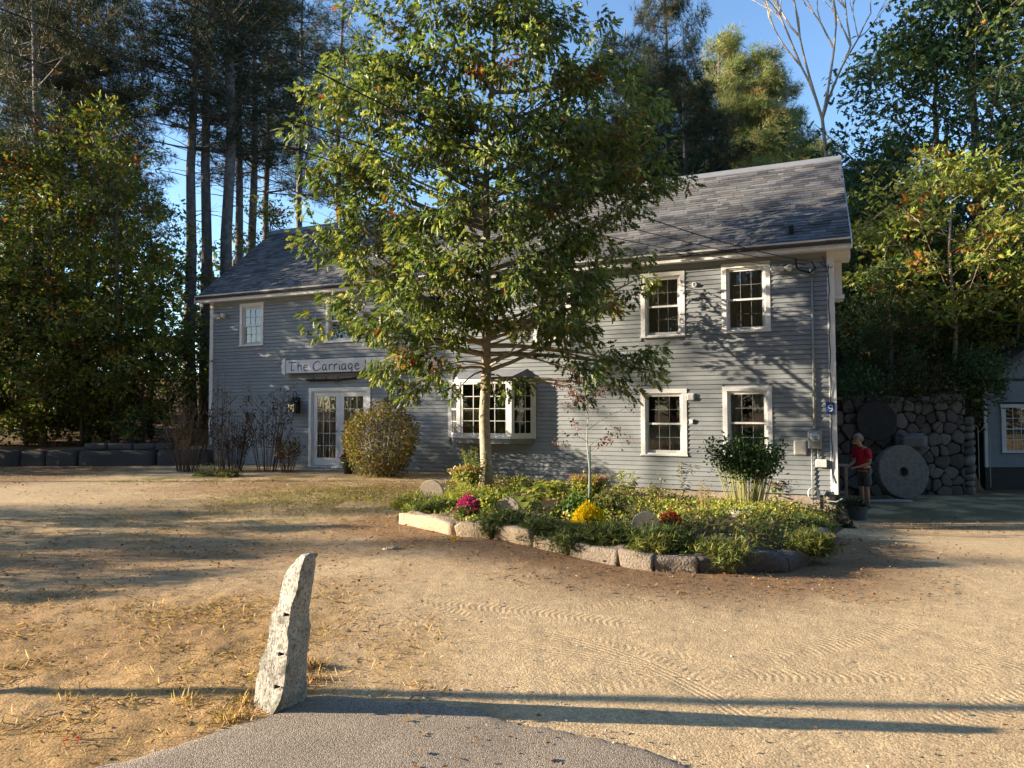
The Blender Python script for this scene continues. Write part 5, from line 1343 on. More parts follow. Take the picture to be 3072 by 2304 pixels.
# --- flood lights
def flood(px, py, label, sgn=1):
    root = empty('flood_light', hloc(px, py, 0), -YAW, label, 'flood light')
    MB().lathe([(.07, 0), (.07, .03), (.05, .05)], (0, 0, 0), 14).build('mount', M['white'], root).rotation_euler = (R(90), 0, 0)
    for s_ in (-1, 1):
        o = MB(); o.lathe([(.03, 0), (.035, .05), (.06, .10), (.075, .15), (.07, .16)], (0, 0, 0), 14); q = o.build('lamp_head', M['white'], root, smooth=True)
        q.location = (s_*.05, -.06, -.01); q.rotation_euler = (R(100), 0, R(55*s_))
flood(2345, 806, 'white double flood light beside the right upper window')
flood(668, 944, 'white double flood light under the left eave corner')
# --- small wall fittings
root = empty('round_vent', hloc(2085, 856, 0), -YAW, 'small round white vent between the right upper windows', 'vent')
q = MB().lathe([(.055, 0), (.055, .05), (.04, .07), (.03, .04)], (0, 0, 0), 18).build('hood', M['white'], root, smooth=True); q.rotation_euler = (R(90), 0, 0)
root = empty('vent_box', hloc(2073, 1192, 0), -YAW, 'white square vent box beside the lower window', 'vent')
bevel(MB().box(-.075, .075, -.07, 0, -.075, .075).build('box', M['white'], root), .01); MB().box(-.055, .055, -.075, -.0705, -.06, .05).build('flap', M['shadewhite'], root)
root = empty('wall_tap_box', hloc(2075, 1266, 0), -YAW, 'tiny white outlet fitting under the square vent', 'wall fitting')
bevel(MB().box(-.035, .035, -.06, 0, -.045, .045).build('box', M['white'], root), .01); MB().box(-.045, .045, -.07, 0, .0455, .055).build('cap', M['white'], root)
# --- electric meter, conduit, boxes
root = empty('electric_meter', hloc(2444, 1321, 0), -YAW, 'grey electric meter box with round glass dial near the right corner', 'electric meter')
bevel(MB().box(-.13, .13, -.12, 0, -.18, .19).build('box', M['meter'], root), .012)
q = MB().lathe([(.085, 0), (.085, .03), (.075, .09), (.0, .10)], (0, 0, 0), 24, cap=False).build('dial', M['glassy'], root, smooth=True); q.location = (0, -.12, .05); q.rotation_euler = (R(90), 0, 0)
q = MB().lathe([(.09, 0), (.095, .015), (.088, .03)], (0, 0, 0), 24, cap=False).build('dial_ring', M['white'], root, smooth=True); q.location = (0, -.12, .05); q.rotation_euler = (R(90), 0, 0)
MB().box(-.05, .05, -.2215, -.2205, .055, .072).box(-.055, -.035, -.2215, -.2205, .015, .03).box(-.02, .05, -.2215, -.2205, .01, .025).build('dial_print', M['iron'], root)
u_, z_ = FU(2444, 1290, 0); _, zc = FU(2440, 815, 0)
MB().tube([(0, -.05, .19), (0, -.05, zc-z_+.15)], .024, 10).tube([(0, -.05, .18), (0, -.05, .30)], .033, 10).build('conduit', M['meter'], root, smooth=True)
MB().lathe([(.03, 0), (.05, .03), (.05, .10), (.02, .14)], (0, -.07, zc-z_+.14), 12).build('weather_head', M['meter'], root)
for zz in (.9, 1.9, 2.7): MB().box(-.045, .045, -.08, -.0, zz, zz+.03).build('strap', M['meter'], root)
MB().tube([(-.06, -.05, -.18), (-.06, -.05, -1.35)], .014, 8).tube([(.06, -.05, -.18), (.06, -.05, -.48)], .016, 8).build('lower_conduit', M['meter'], root, smooth=True)
root = empty('junction_box', hloc(2464, 1392, 0), -YAW, 'small white junction box below the electric meter', 'junction box')
bevel(MB().box(-.11, .10, -.09, 0, -.08, .08).build('box', M['white'], root), .014); MB().box(-.10, .09, -.10, -.0905, -.07, .07).build('cover', M['shadewhite'], root)
root = empty('utility_box', hloc(2401, 1345, 0), -YAW, 'flat beige utility cover left of the electric meter', 'utility cover')
bevel(MB().box(-.13, .13, -.06, 0, -.16, .16).build('cover', M['beige'], root), .03)
# --- cable bundle down the corner board and the blue house number plate
u_, z_ = FU(2478, 1000, -.04)
mb = MB(); pts = []
for i, z in enumerate(np.linspace(4.55, .1, 26)): 
    q = HW(.075+.012*math.sin(i*1.7), -.045-.01*math.sin(i*2.3), z); pts.append(q)
mb.tube(pts, .009, 5)
for (x1, y1), (x2, y2) in [((2462, 790), (2500, 800)), ((2470, 770), (2488, 830))]:
    a = hloc(x1, y1, -.06); b_ = hloc(x2, y2, -.06); mb.tube(curve3(a, b_, (0, -.05, -.15), 7), .007, 5)
# drip loops
a = hloc(2386, 775, -.25); b_ = hloc(2434, 785, -.1)
l1 = [a, a+Vector((.03, 0, -.22)), hloc(2400, 812, -.16), hloc(2430, 818, -.15), hloc(2447, 805, -.12), b_]
for k in range(2): mb.tube([p+Vector((k*.015, -.01*k, -k*.02)) for p in l1], .012, 6)
co = mb.build('service_cable', M['wire']); tag(co, 'black service cable looping and running down the right corner board', 'cable')
u_, z_ = FU(2491, 1227, -.05)
root = empty('number_plate', HW(u_, -.055, z_), -YAW, 'small blue house number plate reading 9 on the right corner board', 'sign')
bevel(MB().box(-.085, .085, -.008, 0, -.12, .12).build('plate', M['blueplate'], root), .006)
n9 = [(.005+.036*math.cos(t), .030+.036*math.sin(t)) for t in np.linspace(.0, 2*math.pi, 22)]
MB().ribbon(n9, .016, -.0115, -.0085).ribbon([(.041, .03), (.040, -.005), (.030, -.040), (.008, -.060), (-.018, -.062)], .016, -.0118, -.0086).build('numeral', M['signwhite'], root)
MB().tube([(-.03, -.03, -.12), (-.02, -.03, -.2), (.01, -.03, -.24), (.03, -.03, -.18), (.035, -.03, -.12)], .004, 5).build('wire_loop', M['wire'], root)
# insulators on the eave return
for py, nm in ((786, 'upper'), (832, 'lower')):
    a_, b2 = ray(2505, py); D_ = 14.35; g = Vector((a_*D_, D_, CAMH+b2*D_))
    root = empty('insulator', g, -YAW, f'{nm} of the two green glass insulators on the right gable', 'insulator')
    MB().tube([(-.08, 0, .0), (-.07, 0, -.06), (-.02, 0, -.075), (.02, 0, -.04), (.02, 0, .02)], .008, 6).build('hook', M['iron'], root)
    MB().lathe([(.03, .0), (.034, .03), (.02, .04), (.028, .06), (.022, .085), (.0, .09)], (.02, 0, .0), 10, cap=False).build('cap', M['greenglass'], root, smooth=True)

# --- utility pole out of frame, and its wires to the house corner
pole = empty('utility_pole', (-7.2, 4.01, 0), 0, 'wooden utility pole out of frame at left carrying the wires to the house', 'utility pole')
MB().tube([(0, 0, -.2), (0, 0, 9)], [.056, .046], 12).build('shaft', M['wood'], pole, smooth=True)
MB().box(-.06, .06, -.9, .9, 7.6, 7.72).build('crossarm', M['wood'], pole)
for i, (z0, u, zh, sag, r_, dy, lb) in enumerate([(7.2, .45, 4.62, .8, .010, .0, 'thick black service wire from upper left to the house corner, topmost'), (5.75, .5, 4.55, .5, .0075, .0, 'black wire sagging across the oak to the house corner, middle one'), (5.35, .55, 4.50, .55, .0065, .05, 'thin black wire across the oak to the house corner, lowest one')]):
    a = Vector((-7.2, 4.01, z0)); b_ = HW(u, -.25, zh); mb = MB()
    mb.tube([a.lerp(b_, t)+Vector((0, 0, -sag*4*t*(1-t))) for t in np.linspace(0, 1, 40)], r_, 5)
    tag(mb.build('overhead_wire', M['wire']), lb, 'wire', 'overhead wires')

# ================================================================== PLANTS OF THE BED AND YARD
YG = [(4, (.32, .34, .06)), (3, (.22, .27, .05)), (2, (.40, .37, .09)), (1, (.34, .22, .07))]
GRN = [(4, (.05, .10, .02)), (3, (.08, .14, .025)), (1, (.14, .18, .04))]
OLV = [(4, (.13, .12, .03)), (3, (.09, .10, .025)), (3, (.20, .12, .05)), (1, (.26, .20, .07))]
def zb1(x, y):
    return float(zbed(np.array([x]), np.array([y]))[0])
def stems(par, pts_list, r, mat, name='stem', stuff=True):
    mb = MB()
    for p in pts_list: mb.tube(p, [r*(1-.6*i/(len(p)-1)) for i in range(len(p))], 4, cap=False)
    o = mb.build(name, mat, par, smooth=True)
    if stuff: o['kind'] = 'stuff'
    return o
def leafball(par, c, rad, n, size, pal, T, shell=.75, name='foliage', flat=1.0, mat='leaf2', spread=.9, zmin=None):
    d = nrm(rng.normal(size=(n, 3))); rr = (shell+(1-shell)*rng.random((n, 1))) if shell else rng.random((n, 1))**.4
    lump = 1+.26*(fbm(d[:, 0]*2+c[0]*3, d[:, 2]*2+d[:, 1]*1.7, 3)[:, None]-.5)*2
    p = d*rr*rad*lump; p[:, 2] *= flat
    if zmin is not None: p[:, 2] = np.where(p[:, 2] < zmin, zmin+np.abs(p[:, 2]-zmin)*.4, p[:, 2])
    k = leaves(name, p+np.array(c), d, size*(.7+.6*rng.random(n)), pick(pal, n, .22), T, M[mat], par, spread)
    k['kind'] = 'stuff'; return k
def flowers(par, c, rx, ry, rz, n, size, pal, name='blooms'):
    """domed mass of small blossoms"""
    a = rng.random(n)*2*math.pi; r = np.sqrt(rng.random(n)); x = r*np.cos(a); y = r*np.sin(a); z = np.sqrt(np.maximum(0, 1-r*r))
    p = np.stack([x*rx, y*ry, z*rz*(1+.12*rng.normal(size=n))], 1)+np.array(c)
    C = np.repeat(p, 6, 0)+rng.normal(size=(n*6, 3))*size*.25; A = np.repeat(np.stack([x, y, z+.3], 1), 6, 0)
    o = leaves(name, C, A, size, np.repeat(pick(pal, n, .12), 6, 0), T_oval(), M['petal'], par, .9); o['kind'] = 'stuff'; return o

# round clipped shrub by the door
g = G(1142, 1428); R0 = .118*g.y/2*1.0; R0 = 123/FPX*g.y
sh = empty('round_shrub', g, 0, 'large round clipped shrub turning bronze right of the french doors', 'shrub')
cz = (1428-1325)/FPX*g.y+.02
st_ = []
for i in range(46):
    a = random.uniform(0, 6.28); e = Vector((math.cos(a), math.sin(a), 0))*R0*random.uniform(.2, .95)+Vector((0, 0, cz+random.uniform(-.35, .75)*R0))
    st_.append(curve3(Vector((math.cos(a)*.06, math.sin(a)*.06, -.05)), e, (0, 0, -.1), 6))
stems(sh, st_, .016, M['twiglight'], 'stems')
leafball(sh, (0, 0, cz), R0*.97, 9000, .062, OLV, T_oval(), .68, flat=.93)
leafball(sh, (0, 0, cz-.35), R0*.62, 900, .055, OLV+[(3, (.06, .10, .02))], T_oval(), .3)
# cane shrub with leafy top before the right lower window
g = B(2240, 1522); Hc_ = (1522-1318)/FPX*g.y
sh = empty('cane_shrub', g, 0, 'tall shrub with pale upright canes and a dark leafy top under the right window', 'shrub')
st_ = []; tips = []
for i in range(95):
    a = random.uniform(0, 6.28); q = random.random()**.6; b0 = Vector((math.cos(a)*.34*q, math.sin(a)*.16*q, -.03)); h = Hc_*random.uniform(.6, 1.02)
    e = Vector((math.cos(a)*.68*q+random.uniform(-.08, .08), math.sin(a)*.4*q, h)); st_.append(curve3(b0, e, (0, 0, .12), 6)); tips.append(e)
stems(sh, st_, .0085, M['cane'], 'canes')
C = np.concatenate([np.array(tips)]+[np.array([list(curvept(s_, random.uniform(.62, 1))) for s_ in st_]) for _ in range(13)])
C = C+rng.normal(size=C.shape)*np.array([.07, .07, .06]); 
leaves('foliage', C.repeat(3, 0)+rng.normal(size=(len(C)*3, 3))*.06, rng.normal(size=(len(C)*3, 3))*np.array([1, 1, .5]), .075*(.7+.6*rng.random(len(C)*3)), pick([(5, (.035, .075, .02)), (3, (.06, .11, .03)), (1, (.12, .17, .04))], len(C)*3), T_oval(), M['leaf'], sh, .5)['kind'] = 'stuff'
# sedum clumps
def sedum(px, py, w_, h_, label, pal, fl, nf=60, base=None, n=1500):
    g = B(px, py); k = g.y/FPX; s_ = empty('sedum', g, 0, label, 'flowering plant')
    st = []; heads = []
    for i in range(nf):
        a = random.uniform(0, 6.28); q = random.random()**.5; b0 = Vector((math.cos(a)*.1*q, math.sin(a)*.1*q, 0)); e = Vector((math.cos(a)*w_*k*.5*q, math.sin(a)*w_*k*.4*q, h_*k*random.uniform(.75, 1)))
        st.append(curve3(b0, e, (0, 0, .04), 5)); heads.append(list(e))
    stems(s_, st, .007, M['cane'], 'stems')
    C = np.array([list(curvept(random.choice(st), random.uniform(.15, .93))) for _ in range(n)])+rng.normal(size=(n, 3))*.035
    leaves('foliage', C, rng.normal(size=(n, 3))+np.array([0, 0, .4]), .07*(.6+.6*rng.random(n)), pick(pal, n), T_oval(), M['leaf'], s_, .5)['kind'] = 'stuff'
    if fl:
        Hh = np.array(heads); m_ = 26; C = np.repeat(Hh, m_, 0)+rng.normal(size=(len(Hh)*m_, 3))*np.array([.032, .032, .009])
        leaves('flower_heads', C, rng.normal(size=C.shape), .022, pick(fl, len(C)), T_oval(), M['petal'], s_, 1)['kind'] = 'stuff'
    return s_
sedum(2335, 1520, 130, 84, 'yellowing sedum with dark red flower heads right of the cane shrub', YG, [(3, (.20, .03, .035)), (1, (.12, .03, .03))], 90, n=2600)
sedum(1763, 1500, 120, 74, 'yellow-green sedum with faded pink heads below the purple-leaved sapling', YG, [(2, (.42, .18, .12)), (1, (.3, .14, .08))], 70)
sedum(1395, 1465, 90, 66, 'pale green sedum with salmon flower heads left of the oak trunk', YG, [(2, (.45, .2, .12)), (1, (.35, .14, .08))], 50)
sedum(1480, 1545, 90, 60, 'wispy green perennial between the magenta flowers and the half sunk millstone', GRN+YG, None, 50)
# hostas
def hosta(px, py, w_, label, pal, n=60, hgt=.30):
    g = B(px, py); k = g.y/FPX*w_*.5; s_ = empty('hosta', g, 0, label, 'plant'); mb = MB(); rnd = np.random.default_rng(px)
    for i in range(n):
        a = rnd.random()*6.28; r_ = k*(.25+.75*rnd.random()); z = hgt*(.35+.65*rnd.random())*(1.1-r_/k*.4); c = pal[rnd.integers(len(pal))]; c = tuple(np.array(c)*(.8+.4*rnd.random()))
        d = Vector((math.cos(a), math.sin(a), 0)); q = Vector((-d.y, d.x, 0)); b0 = d*r_*.35+Vector((rnd.normal()*k*.25, rnd.normal()*k*.2, z*.7)); L_ = .16+.12*rnd.random(); W = L_*.34
        rows = []
        for t, ww, dz in ((0, .12, 0), (.25, .85, .05), (.5, 1, .06), (.75, .7, .02), (1, .03, -.06)):
            m_ = b0+d*L_*t+Vector((0, 0, dz*L_*3+z*.3)); rows.append([m_-q*W*ww+Vector((0, 0, .015*ww)), m_, m_+q*W*ww+Vector((0, 0, .015*ww))])
        vs = [v for r__ in rows for v in r__]; fs = [(j*3+c2, j*3+c2+1, j*3+c2+4, j*3+c2+3) for j in range(4) for c2 in (0, 1)]
        lf = MB().add(vs, fs, c); o = lf.build('hosta_leaf', M['leaf'], s_, smooth=True, cols=True)
    return s_
hosta(1650, 1500, 190, 'broad yellow-green hosta clump before the lower siding, right of the oak trunk', [(.30, .32, .05), (.36, .33, .07), (.2, .26, .04)], 58)
hosta(1575, 1528, 110, 'smaller yellow hosta behind the half sunk millstone', [(.28, .30, .05), (.2, .24, .04)], 26, .2)
# leafy dark perennial clumps in the middle
def bushy(name, px, py, w_, h_, label, pal, n, size, T, mat='leaf2', cat='plant'):
    g = B(px, py); k = g.y/FPX; s_ = empty(name, g, 0, label, cat); rad = w_*k*.5
    leafball(s_, (0, 0, 0), rad, n, size, pal, T, .35, flat=h_*k/rad, mat=mat, zmin=0); return s_
bushy('leafy_plant', 1730, 1552, 150, 72, 'dark green leafy clump behind the yellow flowers', GRN, 1900, .06, T_oval())
bushy('leafy_plant', 1815, 1540, 130, 60, 'dark leafy clump right of the green stake', GRN+OLV, 1500, .055, T_oval())
bushy('leafy_plant', 2475, 1545, 110, 70, 'dark low plant in shade at the house corner', [(1, (.03, .05, .02)), (1, (.05, .05, .02))], 1000, .06, T_oval())
bushy('fern_clump', 1560, 1478, 110, 52, 'feathery green clump right of the oak trunk base', YG+GRN, 1600, .07, T_long())
bushy('feathery_plant', 1240, 1520, 140, 50, 'feathery yellow-green clump below the left millstone', YG, 2200, .06, T_long())
bushy('feathery_plant', 1390, 1508, 160, 56, 'bright yellow-green clump left of the oak trunk', YG, 2600, .06, T_long())
# tall stemmed plants near the wall
def tall(px, py, w_, h_, label, pal, n, ns, size=.075, lmat='leaf', stem='cane', name='tall_perennial', t0=.2):
    g = B(px, py); k = g.y/FPX; s_ = empty(name, g, 0, label, 'plant'); st = []
    for i in range(ns):
        a = random.uniform(0, 6.28); q = random.random()**.5; b0 = Vector((math.cos(a)*w_*k*.22*q, math.sin(a)*.12*q, -.02)); e = Vector((math.cos(a)*w_*k*.5*q, math.sin(a)*.25*q, h_*k*random.uniform(.55, 1)))
        st.append(curve3(b0, e, (random.uniform(-.05, .05), 0, .05), 6))
    stems(s_, st, .006, M[stem], 'stems')
    C = np.array([list(curvept(random.choice(st), random.uniform(t0, 1))) for _ in range(n)])+rng.normal(size=(n, 3))*.02; A = rng.normal(size=(n, 3)); A[:, 2] = -.5
    leaves('foliage', C, A, size*(.6+.7*rng.random(n)), pick(pal, n), T_long(), M[lmat], s_, .3)['kind'] = 'stuff'; return s_
tall(1425, 1462, 90, 125, 'narrow green and yellow shrub just left of the oak trunk', [(3, (.14, .20, .03)), (2, (.06, .10, .02)), (1, (.3, .25, .05))], 700, 26, .08, name='slim_shrub')
tall(1865, 1490, 110, 92, 'lanky plant with yellow heart-shaped leaves by the foundation', [(3, (.32, .33, .06)), (1, (.1, .13, .03))], 170, 16, .10)
tall(2045, 1495, 70, 118, 'tall drying perennial with curled green leaves under the lower window', [(2, (.08, .10, .03)), (2, (.2, .2, .05)), (1, (.16, .09, .04))], 260, 12, .09)
tall(1965, 1498, 60, 70, 'short yellowing stems between the two tall perennials', [(3, (.34, .30, .05)), (1, (.16, .18, .04))], 90, 9, .08)
tall(2118, 1545, 36, 130, 'dry orange-brown plume of seed stalks left of the cane shrub', [(1, (.34, .18, .06)), (1, (.26, .15, .06))], 260, 9, .04)
# purple-leaved sapling and its green stake
g = B(1765, 1520); k = g.y/FPX; sp = empty('purple_sapling', g, 0, 'thin young tree with sparse purple-brown leaves and open branches', 'sapling')
mb = MB(); tips = []
main = [Vector((0, 0, -.05)), Vector((.02, 0, .6)), Vector((-.02, .0, 1.05)), Vector((.0, 0, 1.5)), Vector((-.05, 0, 1.85))]
mb.tube(main, [.014, .012, .010, .007, .004], 6)
for i in range(22):
    t = random.uniform(.35, 1); j = curvept(main, t); a = random.choice((0, math.pi))+random.uniform(-.9, .9); L_ = random.uniform(.25, .75)*(1.25-t*.5)
    e = j+Vector((math.cos(a)*L_, math.sin(a)*L_*.7, random.uniform(.05, .45))); c = curve3(j, e, (0, 0, .08), 5); mb.tube(c, [.006, .005, .004, .003, .002], 4, cap=False); tips.append(c)
mb.build('trunk', M['twiglight'], sp, smooth=True)
C = np.array([list(curvept(random.choice(tips), random.choice((.6, .8, .9, 1, 1)))) for _ in range(330)])+rng.normal(size=(330, 3))*.045
leaves('foliage', C, np.array([0, 0, -1.])+np.zeros((330, 3)), .062, pick([(3, (.11, .045, .045)), (2, (.16, .07, .05)), (1, (.05, .03, .03))], 330), T_oval(), M['leaf'], sp, .8)['kind'] = 'stuff'
q = B(1770, 1535); ob = MB().tube([(0, 0, -.05), (0, 0, .98)], .013, 8).build('plant_stake', M['stake']); ob.location = q; tag(ob, 'thin blue-green metal stake beside the purple-leaved sapling', 'stake')
q = B(1590, 1470); ob = MB().tube([(0, 0, -.05), (0, 0, .75)], .006, 6).build('thin_rod', M['meter']); ob.location = q; tag(ob, 'thin pale rod standing right of the oak trunk', 'stake')
# chrysanthemums
def mum(px, py, w_, h_, label, fl, nf=170, sz=.034, pot=False, green=GRN, at=None):
    g = at if at is not None else B(px, py); k = g.y/FPX; s_ = empty('chrysanthemum', g, 0, label, 'flowering plant'); r_ = w_*k*.5; hh = h_*k
    z0 = 0
    if pot:
        MB().lathe([(r_*.55, 0), (r_*.85, .26), (r_*.9, .27), (r_*.9, .30)], (0, 0, 0), 20).build('pot', M['iron'], s_, smooth=True); z0 = .24; hh = max(.12, hh-.24)
    leafball(s_, (0, 0, z0), r_*.95, 1200, .04, green, T_oval(), .4, flat=hh/r_*.9, zmin=0)
    flowers(s_, (0, 0, z0+.02), r_*.98, r_*.9, hh, nf, sz, fl); return s_
mum(1405, 1545, 76, 46, 'low magenta chrysanthemum at the left end of the bed', [(3, (.42, .02, .16)), (1, (.30, .02, .14))], 130)
mum(1766, 1592, 100, 60, 'bright yellow chrysanthemum dome in the middle of the bed front', [(3, (.80, .62, .01)), (1, (.72, .50, .01))], 260, .04)
mum(2014, 1600, 74, 52, 'small orange-red chrysanthemum right of the half buried millstone', [(2, (.50, .08, .015)), (1, (.36, .04, .01))], 90, .03)
g = G(1046, 1420); mum(0, 0, 52, 62, 'dark red potted chrysanthemum on the step by the french doors', [(2, (.10, .012, .01)), (1, (.06, .01, .01))], 120, .035, True, at=g)
# creeping junipers hanging over the granite edging
JUN = [(4, (.055, .085, .025)), (3, (.085, .115, .03)), (1.5, (.14, .15, .04))]
def juniper(px, py, w_, h_, label, n=1500, dz=.0, pal=JUN):
    a, b_ = ray(px, py); d = 6.0
    g = B(px, py); k = g.y/FPX; s_ = tag(empty('creeping_juniper', g, 0), label, 'ground cover shrub'); 
    s1 = []
    m_ = 34; cx = rng.normal(size=(m_, 2))*np.array([w_*k*.21, .09]); cz = rng.random(m_)*h_*k*.5
    idx = rng.integers(0, m_, n); C = np.stack([cx[idx, 0], cx[idx, 1], cz[idx]], 1)+rng.normal(size=(n, 3))*np.array([.08, .05, .05])
    C[:, 2] = np.maximum(C[:, 2], -.04)+dz; A = np.stack([C[:, 0]*1.2, C[:, 1]-.15, np.full(n, .22)], 1)
    o = leaves('foliage', C, A, .11*(.6+.6*rng.random(n)), pick(pal, n), T_tuft(9, .035, .1, 9), M['needle'], s_, .5); o['kind'] = 'stuff'; return s_
juniper(1520, 1590, 150, 70, 'creeping juniper in front of the half sunk millstone', 1900)
juniper(1630, 1610, 130, 60, 'creeping juniper left of the pale square block', 1500)
juniper(1745, 1642, 150, 76, 'dark creeping juniper below the yellow flowers', 2000)
juniper(1840, 1640, 120, 70, 'dark creeping juniper below the half buried millstone', 2200)
juniper(2000, 1630, 130, 40, 'creeping juniper below the orange flowers', 1500)
juniper(1300, 1535, 130, 34, 'creeping juniper at the left end of the bed', 1300, pal=JUN+YG[:2])
juniper(2415, 1600, 100, 50, 'creeping juniper hanging at the right corner of the bed', 1500)
for px, py, w_, lb in [(2140, 1672, 150, 'yellow-green trailing plant over the dark front block'), (2425, 1650, 90, 'trailing plant hanging down the right corner block'), (1950, 1655, 110, 'trailing greenery between two front blocks')]:
    juniper(px, py, w_, 40, lb, 1300, pal=[(3, (.17, .19, .04)), (3, (.09, .12, .03)), (1, (.26, .25, .06))])
# ground cover
def cover():
    n = 110000; X = rng.uniform(-3, 7.4, n); Y = rng.uniform(7, 15.5, n)
    ins = poly_in(X, Y, BEDALL) & (poly_dist(X, Y, BEDALL) > .10+.35*(fbm(X, Y, 2, 1.5)-.4)); dens = np.where(X > 1.6, .72, .40)*np.where(Y > 13.2, .45, 1)*np.clip((fbm(X, Y, 3, 1.4)-.34)*6, .12, 1)*np.where((X > 0) & (X < 1.9) & (Y > 9.3) & (Y < 12), .25, 1)
    k = ins & (rng.random(n) < dens); X, Y = X[k], Y[k]; n = len(X); h = .01+.11*rng.random(n)*fbm(X, Y, 2, 3)*1.8
    Z = zbed(X, Y)+h; t = fbm(X+9, Y, 3, 1.2); c1 = pick(YG, n, .2); c2 = pick(GRN+OLV, n, .2); m_ = ((t+.1*rng.random(n)+.10*(X > 3)*(Y < 12)) > .50)[:, None]
    o = leaves('bed_ground_cover', np.stack([X, Y, Z], 1), rng.normal(size=(n, 3))*np.array([1, 1, .3])+np.array([0, 0, .5]), .046*(.6+.8*rng.random(n)), np.where(m_, c1, c2), T_oval(), M['leaf2'], spread=.4)
    tag(o, 'yellow-green low ground cover filling the planting bed', 'ground cover', kind='stuff')
cover()
# low pale rock and bits in the bed
g = B(2230, 1553); V, F = rough_box(.42, .2, .12, (6, 3, 3), .03, 91, 1.2); ob = rock_obj('rock', V, F, M['rock'], None, (.34, .33, .32)); ob.location = g; tag(ob, 'small flat grey rock lying in the ground cover on the right', 'rock')
g = G(1170, 1648); V, F = rough_box(.2, .13, .05, (6, 3, 2), .02, 92, 1.2); ob = rock_obj('rock', V, F, M['rock'], None, (.42, .34, .26)); ob.location = (g.x, g.y, g.z-.02); tag(ob, 'flat tan rock lying in the yard left of the bed', 'rock')
# tall bare-stemmed shrubs before the left part of the facade
def wispy(px, py, w_, h_, label, pal, ns, nl, top=.7, lsz=.08, sd=1, cat='shrub', fuzz=900):
    g = G(px, py); k = g.y/FPX; s_ = empty('twiggy_shrub', g, 0, label, cat); st = []; mb = MB()
    for i in range(ns):
        a = random.uniform(0, 6.28); q = random.random()**.5; b0 = Vector((math.cos(a)*w_*k*.18*q, math.sin(a)*.25*q, -.03)); e = Vector((math.cos(a)*w_*k*.5*q, math.sin(a)*.5*q, h_*k*random.uniform(.45, 1)))
        c = curve3(b0, e, (random.uniform(-.1, .1), 0, .1), 7); st.append(c)
        for j in range(4):
            p = curvept(c, random.uniform(.35, .95)); e2 = p+Vector((random.uniform(-.3, .3), random.uniform(-.25, .25), random.uniform(.1, .35))); st.append([p, p.lerp(e2, .5)+Vector((0, 0, -.02)), e2])
    stems(s_, st, .010, M['twig'], 'stems')
    C = np.array([list(curvept(random.choice(st), random.uniform(top, 1))) for _ in range(nl)])+rng.normal(size=(nl, 3))*.04
    C = C[C[:, 2] > h_*k*.45] if top > .5 else C; n = len(C)
    leaves('foliage', C, rng.normal(size=(n, 3))+np.array([0, 0, -.6]), lsz*(.6+.6*rng.random(n)), pick(pal, n), T_oval(), M['leaf2'], s_, .5)['kind'] = 'stuff'
    if fuzz:
        C = np.array([list(curvept(random.choice(st), random.random())) for _ in range(fuzz)])+rng.normal(size=(fuzz, 3))*.07; C = C[C[:, 2] < h_*k*.6]
        leaves('dry_foliage', C, rng.normal(size=C.shape), .05, pick([(2, (.08, .06, .04)), (1, (.05, .055, .025))], len(C)), T_long(), M['leaf2'], s_, .5)['kind'] = 'stuff'
DL = [(3, (.05, .055, .03)), (1, (.09, .06, .04))]
wispy(800, 1412, 170, 275, 'tall leggy shrub with dark leafy tips left of the lantern', DL, 20, 420)
wispy(700, 1412, 150, 180, 'brown twiggy shrub before the left end of the facade', DL, 30, 160, fuzz=1300)
wispy(560, 1412, 190, 240, 'bare brown thicket at the left corner of the house', DL, 44, 160, fuzz=1600)
wispy(655, 1415, 110, 300, 'thin bare shrub crossing the left corner board', DL, 10, 120, fuzz=150)
wispy(860, 1415, 90, 110, 'low dry stalks under the lantern', OLV, 24, 160, fuzz=700)
for px, py, w_, lb in [(620, 1425, 90, 'low green tuft before the left house corner'), (690, 1428, 70, 'small yellow-green tuft before the twiggy shrub')]:
    g = G(px, py); s_ = empty('leafy_plant', g, 0, lb, 'plant'); leafball(s_, (0, 0, 0), w_*.5*g.y/FPX, 500, .07, [(2, (.06, .08, .02)), (1, (.14, .13, .03))], T_long(), .3, flat=.8, zmin=0)
# vines and shrubs over the top of the fieldstone wall
for i, (px, py, w_, h_, pal, lb) in enumerate([(2560, 1190, 150, 90, DKG, 'dark shrubbery hanging over the left end of the fieldstone wall'), (2700, 1195, 200, 80, [(2, (.06, .045, .03)), (2, (.04, .06, .02)), (1, (.16, .14, .03))], 'reddish brown vine over the middle of the fieldstone wall'), (2830, 1190, 180, 110, [(2, (.06, .05, .03)), (2, (.05, .07, .02)), (1, (.17, .15, .03))], 'mixed vine over the right end of the fieldstone wall'), (2930, 1120, 110, 90, DKG, 'dark shrub at the corner of the small blue building')]):
    D = 19.4; c = P(px, py, D); s_ = empty('wall_vine', c, 0, lb, 'shrub'); k = D/FPX
    n = 2600; C = np.stack([rng.uniform(-.6, .6, n)*w_*k, rng.normal(size=n)*.35-.1, rng.normal(size=n)*h_*k*.42], 1); C[:, 1] = np.where(C[:, 2] < -.2, -np.abs(C[:, 1])*.3-.25, C[:, 1])
    leaves('foliage', C, rng.normal(size=(n, 3))+np.array([0, -.3, -.4]), .10*(.6+.7*rng.random(n)), pick(pal, n), T_oval(), M['leaf2'], s_, .5)['kind'] = 'stuff'
